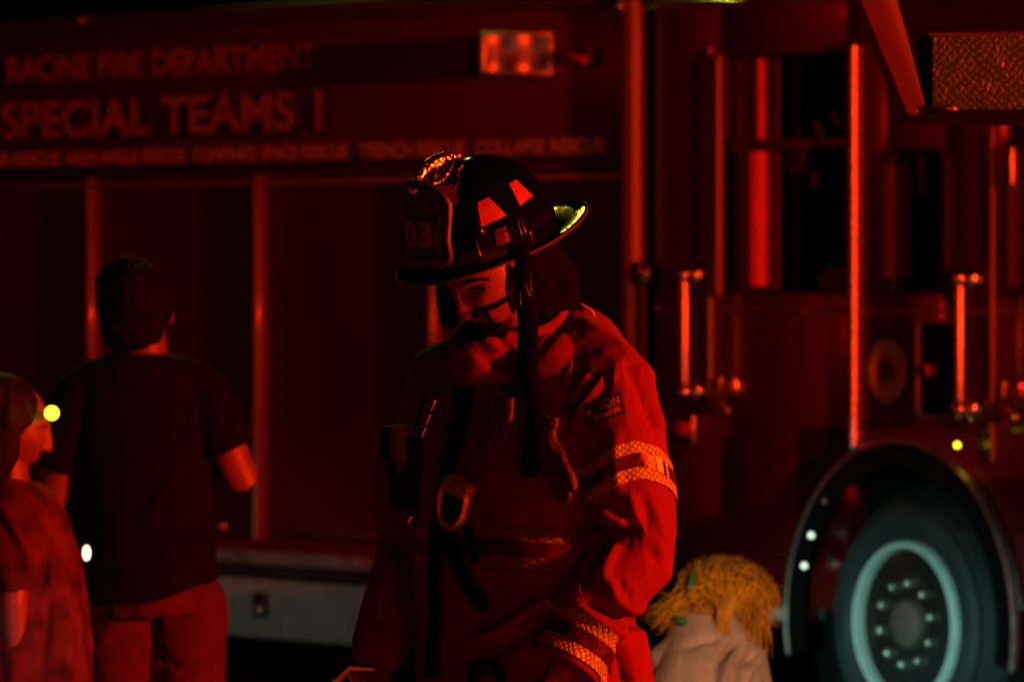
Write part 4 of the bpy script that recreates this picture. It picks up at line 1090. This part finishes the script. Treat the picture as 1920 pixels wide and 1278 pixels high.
# ---- man in black T-shirt, seen from behind
Y2 = 18.6; P2 = lambda x, y, dy=0: px2w(x, y, Y2 + dy)
m2 = thing('person', 'dark haired man in a black T-shirt and jeans standing with his back turned', 'person', (px2w(270, 0, Y2).x, Y2, 0))
h0 = P2(262, 585, .04)
k = MB(); hb = head_mesh(h0, (-.25, .95, -.12), (0, .1, 1), True, 1.02)
k.add(hb.v, hb.f)
k.tube([P2(268, 620, .03), P2(270, 690, .02)], [.062, .07], 20)
k.tube([P2(268, 720), P2(268, 850), P2(265, 1000), P2(262, 1100)], [.09, .11, .115, .12], 24)
SR, ER, WR = P2(378, 735), P2(452, 895, -.04), P2(405, 860, .24)
SL, EL, WL = P2(160, 735), P2(95, 935, -.02), P2(150, 880, .25)
for s_, e_, w_, sg in ((SR, ER, WR, 1), (SL, EL, WL, -1)):
    k.tube([s_, s_.lerp(e_, .6), e_, e_.lerp(w_, .4), w_], [.058, .056, .047, .046, .032], 18)
    hand(k, w_, (w_ - e_).normalized() + Vector((-.3 * sg, .2, .3)), (-sg, 0, .2), sg, .7)
for s in (-1, 1): 
    x = 262 + s * 62; k.tube([P2(x, 1140), P2(x, 1400), Vector((P2(x, 0).x, Y2 + .0, .08)), Vector((P2(x, 0).x, Y2 + .12, .05))], [.09, .06, .045, .04], 16)
bm2 = remesh(k, .0045, 2); link(bm2, 'body', MT['skin'], m2, m2)
hr = MB(); hr.sphere(h0 + Vector((-.012, -.012, .028)), (.108, .122, .112), 32, 24)
hr.sphere(h0 + Vector((-.012, -.055, -.035)), (.085, .062, .075), 28, 20)
hr.sphere(h0 + Vector((-.03, .01, .07)), (.095, .10, .085), 28, 20)
hr.sphere(h0 + Vector((-.048, -.03, -.03)), (.062, .08, .085), 28, 20)
cloth(hr, .0045, .007, 26, 26, 5, 'hair', MT['hairblack'], m2)
ts = MB(); rs = []
for py, cx, a, b in ((664, 262, .095, .085), (680, 266, .15, .10), (705, 268, .20, .115), (760, 268, .205, .13), (850, 268, .20, .14), (950, 270, .195, .145), (1050, 274, .198, .15), (1065, 276, .20, .158), (1118, 280, .205, .165)):
    rs.append([P2(cx, py + (-48 * max(0, math.cos(q)) + 10 if py > 1110 else 0)) + Vector((a * math.cos(q), b * math.sin(q), 0)) for q in [2 * PI * j / 48 for j in range(48)]])
ts.rings(rs)
ts.tube([P2(330, 712), SR + Vector((0, 0, -.01)), P2(408, 800, -.01), P2(432, 848, -.02)], [.075, .083, .085, .082], 24, False)
ts.tube([P2(200, 712), SL + Vector((0, 0, -.01)), P2(132, 800, 0), P2(105, 880, 0)], [.075, .083, .085, .084], 24, False)
cloth(ts, .006, .008, 7, 5, 11, 'tee_shirt', MT['tee'], m2, None, [([(330, 880), (290, 950), (265, 985)], .012, 10), ([(400, 960), (370, 1010), (300, 1040)], .012, 12), ([(400, 1000), (340, 1040)], -.01, 9), ([(370, 700), (352, 760), (340, 830)], -.012, 10), ([(395, 740), (410, 800)], .008, 10)])
jn = MB(); jn.tube([P2(284, 1060), P2(286, 1100), P2(288, 1150)], [.12, .14, .172], 28, False)
for s in (-1, 1): jn.tube([P2(288 + s * 62, 1140), P2(288 + s * 66, 1280), P2(288 + s * 66, 1500), Vector((P2(288 + s * 66, 0).x, Y2, .1))], [.115, .10, .085, .08], 24)
jo, jm = cloth(jn, .006, .007, 10, 12, 21, 'jeans', MT['jeans'], m2, None, [([(300, 1190), (345, 1195), (390, 1180)], -.008, 5), ([(305, 1240), (350, 1255), (395, 1225)], -.009, 6)])
jb = bvh_of(jm)
for pts in ([(300, 1122), (378, 1114)], [(300, 1134), (378, 1126)], [(378, 1114), (384, 1190), (380, 1245)], [(300, 1122), (306, 1188)], [(306, 1188), (384, 1188)], [(404, 1070), (414, 1150), (420, 1278)]):
    rb = ribbon(jb, pts, 4, .003, .003, 3, 8)
    if rb.v: link(rb.mesh(), 'seam', MT['strap'], jo, m2)
for y in (1082, 1110, 1148, 1175, 1198, 1224, 1250):
    h, nn = hit(jb, 412 + (y - 1082) * .04, y, .002)
    if h: link(MB().sphere(h, .007, 10, 8).mesh(), 'rivet', MT['strap'], jo, m2)
# ---- girl at the left edge, face in profile to the right
Y1 = 17.2; P1 = lambda x, y, dy=0: px2w(x, y, Y1 + dy)
g1 = thing('person', 'dark haired girl in a tie-dye T-shirt at the left edge, face turned right', 'person', (px2w(15, 0, Y1).x, Y1, 0))
gF = Vector((.93, .05, -.26)).normalized(); g0 = P1(20, 800, .02)
k = MB(); hb = head_mesh(g0, gF, (.26, 0, .96), True, .98); k.add(hb.v, hb.f)
k.tube([P1(8, 850, .02), P1(18, 930, .02)], [.052, .06], 20); k.tube([P1(12, 960), P1(10, 1100), P1(8, 1300)], [.09, .11, .12], 24)
k.tube([P1(30, 950, -.13), P1(22, 1130, -.17), P1(34, 1300, -.15)], [.05, .043, .03], 16); k.tube([P1(20, 950, .14), P1(20, 1130, .17), P1(34, 1300, .16)], [.05, .043, .03], 16)
hand(k, P1(34, 1300, -.15), (.1, 0, -1), (0, 1, 0), 1, .5, .9); hand(k, P1(34, 1300, .16), (.1, 0, -1), (0, -1, 0), -1, .5, .9)
for s in (-1, 1): k.tube([P1(8, 1300, s * .08), Vector((P1(8, 0).x, Y1 + s * .08, .08)), Vector((P1(30, 0).x + .09, Y1 + s * .08, .05))], [.09, .04, .035], 16)
link(remesh(k, .0045, 2), 'body', MT['skin'], g1, g1)
hr = MB(); hr.sphere(g0 + Vector((-.035, -.005, .035)), (.112, .098, .105), 32, 24); hr.sphere(g0 + Vector((-.075, 0, -.06)), (.085, .09, .14), 28, 20)
hr.sphere(g0 + Vector((-.03, -.055, -.03)), (.058, .04, .115), 24, 18)
hr.tube([g0 + Vector((-.09, 0, -.1)), P1(-60, 980, .02), P1(-60, 1060, .02)], [.07, .07, .04], 20)
cloth(hr, .005, .007, 24, 10, 31, 'hair', MT['hairbrown'], g1)
ts = MB(); rs = []
for py, cx, a, b in ((905, 18, .075, .07), (925, 22, .12, .13), (965, 24, .145, .18), (1050, 30, .165, .185), (1150, 38, .175, .19), (1250, 44, .18, .195), (1330, 46, .185, .20)):
    rs.append([P1(cx, py) + Vector((a * math.cos(q), b * math.sin(q), 0)) for q in [2 * PI * j / 44 for j in range(44)]])
ts.rings(rs); ts.tube([P1(28, 955, -.12), P1(24, 1070, -.165)], [.08, .075], 20); ts.tube([P1(28, 955, .12), P1(22, 1070, .165)], [.08, .075], 20)
cloth(ts, .006, .012, 9, 5, 41, 'tee_shirt', MT['tiedye'], g1, None, [([(10, 960), (50, 1040), (45, 1110)], .012, 9), ([(70, 960), (100, 1040), (90, 1120)], .012, 9), ([(55, 1060), (30, 1180)], -.012, 9), ([(120, 1060), (130, 1180), (125, 1270)], .010, 9), ([(95, 1100), (80, 1260)], -.012, 9)])
gj = MB().tube([P1(8, 1330), P1(8, 1400)], [.15, .15], 20)
for s in (-1, 1): gj.tube([P1(8, 1360, s * .08), Vector((P1(8, 0).x, Y1 + s * .08, .1))], [.10, .06], 16)
cloth(gj, .01, .006, 10, 10, 3, 'leggings', MT['strap'], g1)
# glowing beads added between the two, stand-ins for reflected glints
def little_glint(x, y, Y, label, m, r, sz=1.0):
    c = px2w(x, y, Y); t = thing('glint_bead', label, 'lamp', c)
    link(MB().tube([c + Vector((.004, .03, 0)), c + Vector((.002, .008, 0))], [.007, .008], 14, False).mesh(), 'bead_stem', MT['radio'], t, t)
    link(MB().sphere(c, (r, r * .6, r * sz), 18, 12).mesh(), 'lens_or_glint', m, t, t)
little_glint(97, 774, 17.15, 'round yellow lamp glowing in front of the girl\'s face', MT['amber'], .0185)  # added bead, stands in for a yellow glint, not a lamp
little_glint(162, 1036, 17.7, 'added small white oval bead glowing as a glint at hip height between the girl and the man', MT['coolglint'], .011, 1.9)
# ---- child bent over at the lower right, blond hair falling forward
Y3 = 18.2; P3 = lambda x, y, dy=0: px2w(x, y, Y3 + dy)
c3 = thing('person', 'blond child in a beige T-shirt crouching and bending over by the wheel', 'person', (px2w(1345, 0, Y3).x, Y3, 0))
k = MB(); h3 = P3(1335, 1148, .10); hb = head_mesh(h3, (.25, .60, -.75), (.2, .65, .75), True, .95); k.add(hb.v, hb.f)
k.tube([P3(1332, 1180, .07), P3(1328, 1235, .03)], [.045, .045], 18)
k.tube([P3(1328, 1235), P3(1325, 1330, -.05), Vector((P3(1330, 0).x, Y3 - .12, .28))], [.08, .10, .11], 24)
k.tube([P3(1405, 1250), P3(1440, 1370, .12), P3(1400, 1480, .25)], [.05, .042, .032], 16); k.tube([P3(1255, 1245), P3(1235, 1370, .12), P3(1270, 1480, .25)], [.05, .042, .032], 16)
hand(k, P3(1400, 1480, .25), (0, .4, -1), (-1, 0, 0), 1, .5, .85); hand(k, P3(1270, 1480, .25), (0, .4, -1), (1, 0, 0), -1, .5, .85)
for s in (-1, 1): k.tube([Vector((P3(1330, 0).x + s * .09, Y3 - .12, .24)), Vector((P3(1330, 0).x + s * .12, Y3 + .28, .30)), Vector((P3(1330, 0).x + s * .11, Y3 + .02, .06)), Vector((P3(1330, 0).x + s * .11, Y3 + .18, .04))], [.08, .06, .04, .035], 16)
link(remesh(k, .005, 2), 'body', MT['skin'], c3, c3)
ts = MB()
ts.tube([P3(1332, 1212, .05), P3(1328, 1290, -.03), P3(1326, 1380, -.08), Vector((P3(1330, 0).x, Y3 - .14, .34))], [.125, .158, .165, .16], 32, True)
ts.tube([P3(1300, 1228, .0), P3(1262, 1248, .01), P3(1248, 1300, .05)], [.08, .072, .07], 24)
ts.tube([P3(1350, 1230, .0), P3(1392, 1248, -.02), P3(1402, 1310, 0), P3(1404, 1350, .02)], [.085, .080, .072, .07], 24)
cloth(ts, .005, .006, 9, 9, 51, 'tee_shirt', MT['beige'], c3, None, [([(1405, 1206), (1372, 1210), (1350, 1235), (1340, 1285)], -.030, 6), ([(1408, 1216), (1378, 1222), (1360, 1250), (1356, 1285)], .022, 6), ([(1415, 1226), (1388, 1246), (1376, 1285)], -.030, 6), ([(1425, 1235), (1402, 1262), (1395, 1285)], .016, 8), ([(1285, 1212), (1318, 1200), (1345, 1198)], -.014, 7), ([(1270, 1240), (1310, 1250), (1335, 1280)], -.010, 10)])
sh_ = MB().tube([Vector((P3(1330, 0).x, Y3 - .14, .36)), Vector((P3(1330, 0).x, Y3 - .12, .24))], [.15, .15], 20)
for s in (-1, 1): sh_.tube([Vector((P3(1330, 0).x + s * .09, Y3 - .12, .26)), Vector((P3(1330, 0).x + s * .12, Y3 + .24, .32))], [.10, .08], 16)
cloth(sh_, .01, .005, 10, 10, 3, 'shorts', MT['jeans'], c3)
# hair: many locks
rnd = random.Random(5); hb_ = MB()
hb_.sphere(P3(1362, 1122, .09), (.105, .10, .085), 28, 18)
hm_ = remesh(hb_, .005, 2); wrinkle(hm_, .016, 22, 22, 16, 2); ha = link(hm_, 'hair', MT['hairgap'], c3, c3)
lk = MB()
def lock(p0, p1, p2, r):
    f1_, f2_, am = rnd.uniform(0, 6), rnd.uniform(5, 11), rnd.uniform(.002, .008)
    q = [p0 * (1 - t) ** 2 + p1 * 2 * t * (1 - t) + p2 * t * t + Vector((math.sin(f1_ + f2_ * t), math.cos(f1_ * 2 + f2_ * t), math.cos(f1_ + f2_ * t))) * am * t for t in [i / 6 for i in range(7)]]
    lk.tube(q, [r * (1 - .75 * i / 6) for i in range(7)], 4, False)
cc3 = P3(1357, 1122, .06)
for i in range(1500):
    a = rnd.uniform(0, 2 * PI); b = rnd.uniform(.05, 1.0)
    st = cc3 + Vector((.10 * math.cos(a) * b, -.07 + rnd.uniform(-.05, .09), .065 * math.sin(a) * b + .02))
    sid = rnd.random()
    if sid < .45: en = P3(rnd.gauss(1412, 20), rnd.gauss(1165, 28), rnd.uniform(-.06, .1)); md = P3(rnd.gauss(1425, 18), rnd.gauss(1085, 20), rnd.uniform(-.06, .1))
    elif sid < .62: en = P3(rnd.gauss(1250, 18), rnd.gauss(1160, 14), rnd.uniform(-.03, .12)); md = P3(rnd.gauss(1290, 15), rnd.gauss(1105, 18), rnd.uniform(-.05, .1))
    elif sid < .74: en = P3(rnd.gauss(1355, 7), rnd.gauss(1180, 10), -.08); md = P3(rnd.gauss(1368, 12), rnd.gauss(1120, 12), -.09)
    else:
        an = rnd.uniform(-.2, 2.6); en = cc3 + Vector((math.cos(an) * .15, rnd.uniform(-.08, .08), math.sin(an) * rnd.uniform(.085, .125))); md = cc3 + Vector((math.cos(an + .5) * .11, rnd.uniform(-.08, .08), math.sin(an + .5) * .10))
    lock(st + Vector((rnd.gauss(0, .008),) * 3), md, en, rnd.uniform(.0012, .0034))
o = link(lk.mesh(), 'hair_locks', MT['hairblond'], ha, c3)
link(MB().tube([P3(1300, 1075, -.02), P3(1292, 1110, -.03), P3(1300, 1100, -.03)], [.008, .011, .006], 10).mesh(), 'hair_ribbon', MT['green'], c3, c3)
link(MB().tube([P3(1268, 1158, -.02), P3(1282, 1166, -.03)], [.010, .012], 10).mesh(), 'hair_ribbon', MT['green'], c3, c3)

# ================================================================== FLOODLIGHT (unlit) at the top right, nearer than the truck
YF = 16.3; PF = lambda x, y, dy=0: px2w(x, y, YF + dy)
fl = thing('floodlight', 'large unlit floodlight with slanted red lit side and patterned amber lens at top right', 'floodlight', (PF(1990, 0).x, YF + .2, 0))
def prism(pts, d0, d1):
    """extruded outline given by photo corners at this lamp's own distance, thickness along y"""
    n = len(pts); a = [PF(x, y, d0) for x, y in pts]; b = [PF(x, y, d1) for x, y in pts]
    return MB().add(a + b, [tuple(range(n))[::-1], tuple(range(n, 2 * n))] + [(i, (i + 1) % n, n + (i + 1) % n, n + i) for i in range(n)])
link(prism([(1575, -50), (1592, -50), (1703, 222), (1690, 226)], -.02, .32).mesh(), 'side_wall', MT['blackmatte'], fl, fl, False)
# inner slanted cheek: faces the red beacon at the right and the camera
rs = []
for i in range(13):                                     # concave cheek, front edge to back edge
    u = i / 12; bow = .030 * math.sin(PI * u)
    top = PF(1593 + 75 * u, -50, -.015 + .145 * u + bow); bot = PF(1706 + 31 * u, 222 - 18 * u, -.015 + .145 * u + bow)
    rs.append([top.lerp(bot, k / 10) for k in range(11)])
mb = MB(); vs = [p for r_ in rs for p in r_]; mb.add(vs, [(i * 11 + k, i * 11 + k + 1, (i + 1) * 11 + k + 1, (i + 1) * 11 + k) for i in range(12) for k in range(10)])
link(mb.mesh(), 'inner_cheek', MT['paint3'], fl, fl)
link(prism([(1668, -60), (2130, -60), (2130, 236), (1737, 222)], .14, .34).mesh(), 'housing', MT['blackmatte'], fl, fl, False)
link(prism([(1692, 214), (2130, 222), (2130, 240), (1694, 232)], -.02, .135).mesh(), 'lower_lip', MT['blackmatte'], fl, fl, False)
link(MB().tube([PF(1716, 203, .10), PF(1790, 204, .10)], .007, 12).mesh(), 'lip_rod', MT['chrome'], fl, fl)
link(prism([(1749, 70), (2120, 66), (2120, 206), (1749, 206)], .115, .138).mesh(), 'lens', MT['lens'], fl, fl, False)
link(prism([(1741, 62), (2128, 58), (2128, 69), (1741, 69)], .12, .138).mesh(), 'lens_frame', MT['black'], fl, fl, False)
x = PF(1990, 0).x
link(MB().tube([(x, YF + .25, 0), (x, YF + .25, 2.4)], .03, 16).mesh(), 'pole', MT['steel'], fl, fl)
for k in range(3):
    a = 2 * PI * k / 3; link(MB().tube([(x, YF + .25, .5), (x + .5 * math.cos(a), YF + .25 + .5 * math.sin(a), .02)], .014, 10).mesh(), 'leg', MT['steel'], fl, fl)

# light blocker added on the pavement, a steel cabinet just outside the picture at the right: shades the child from the red beacon
cb4 = thing('blocker_cabinet', 'added grey steel cabinet beyond the right edge, blocks the red beacon from the child', 'cabinet', (2.05, 17.3, 0))
link(MB().box(1.65, 2.45, 17.0, 17.6, .08, 1.60, .015).mesh(), 'blocker_cabinet_body', MT['steel'], cb4, cb4)
link(MB().box(1.60, 2.50, 16.96, 17.64, 0, .079, .01).mesh(), 'blocker_plinth', MT['kerb'], cb4, cb4)
link(MB().box(1.62, 2.48, 16.97, 17.63, 1.601, 1.63, .008).mesh(), 'blocker_lid', MT['steel'], cb4, cb4)
for k in (0, 1): link(MB().box(1.70 + .375 * k, 2.03 + .375 * k, 16.985, 16.999, .14, 1.54, .004).mesh(), 'blocker_door', MT['steel'], cb4, cb4)

# light blocker added on the road, a steel chest beyond the right edge; keeps the red beacon off the front wheel
eq = thing('blocker_chest', 'added large grey steel chest beyond the right edge, blocks the red beacon from the wheel', 'chest', (2.8, 23.0, -.15))
link(MB().box(2.2, 3.5, 22.6, 23.4, -.05, 1.10, .03).mesh(), 'blocker_chest_body', MT['steel'], eq, eq)
link(MB().box(2.17, 3.53, 22.57, 23.43, 1.101, 1.17, .02).mesh(), 'blocker_lid', MT['steel'], eq, eq)
for k in (2.3, 3.3): link(MB().box(k, k + .12, 22.65, 23.35, -.15, -.051, .01).mesh(), 'blocker_skid', MT['black'], eq, eq)
for k in (2.5, 3.1): link(MB().box(k, k + .1, 22.57, 22.598, .92, 1.13, .006).mesh(), 'latch', MT['chrome'], eq, eq)
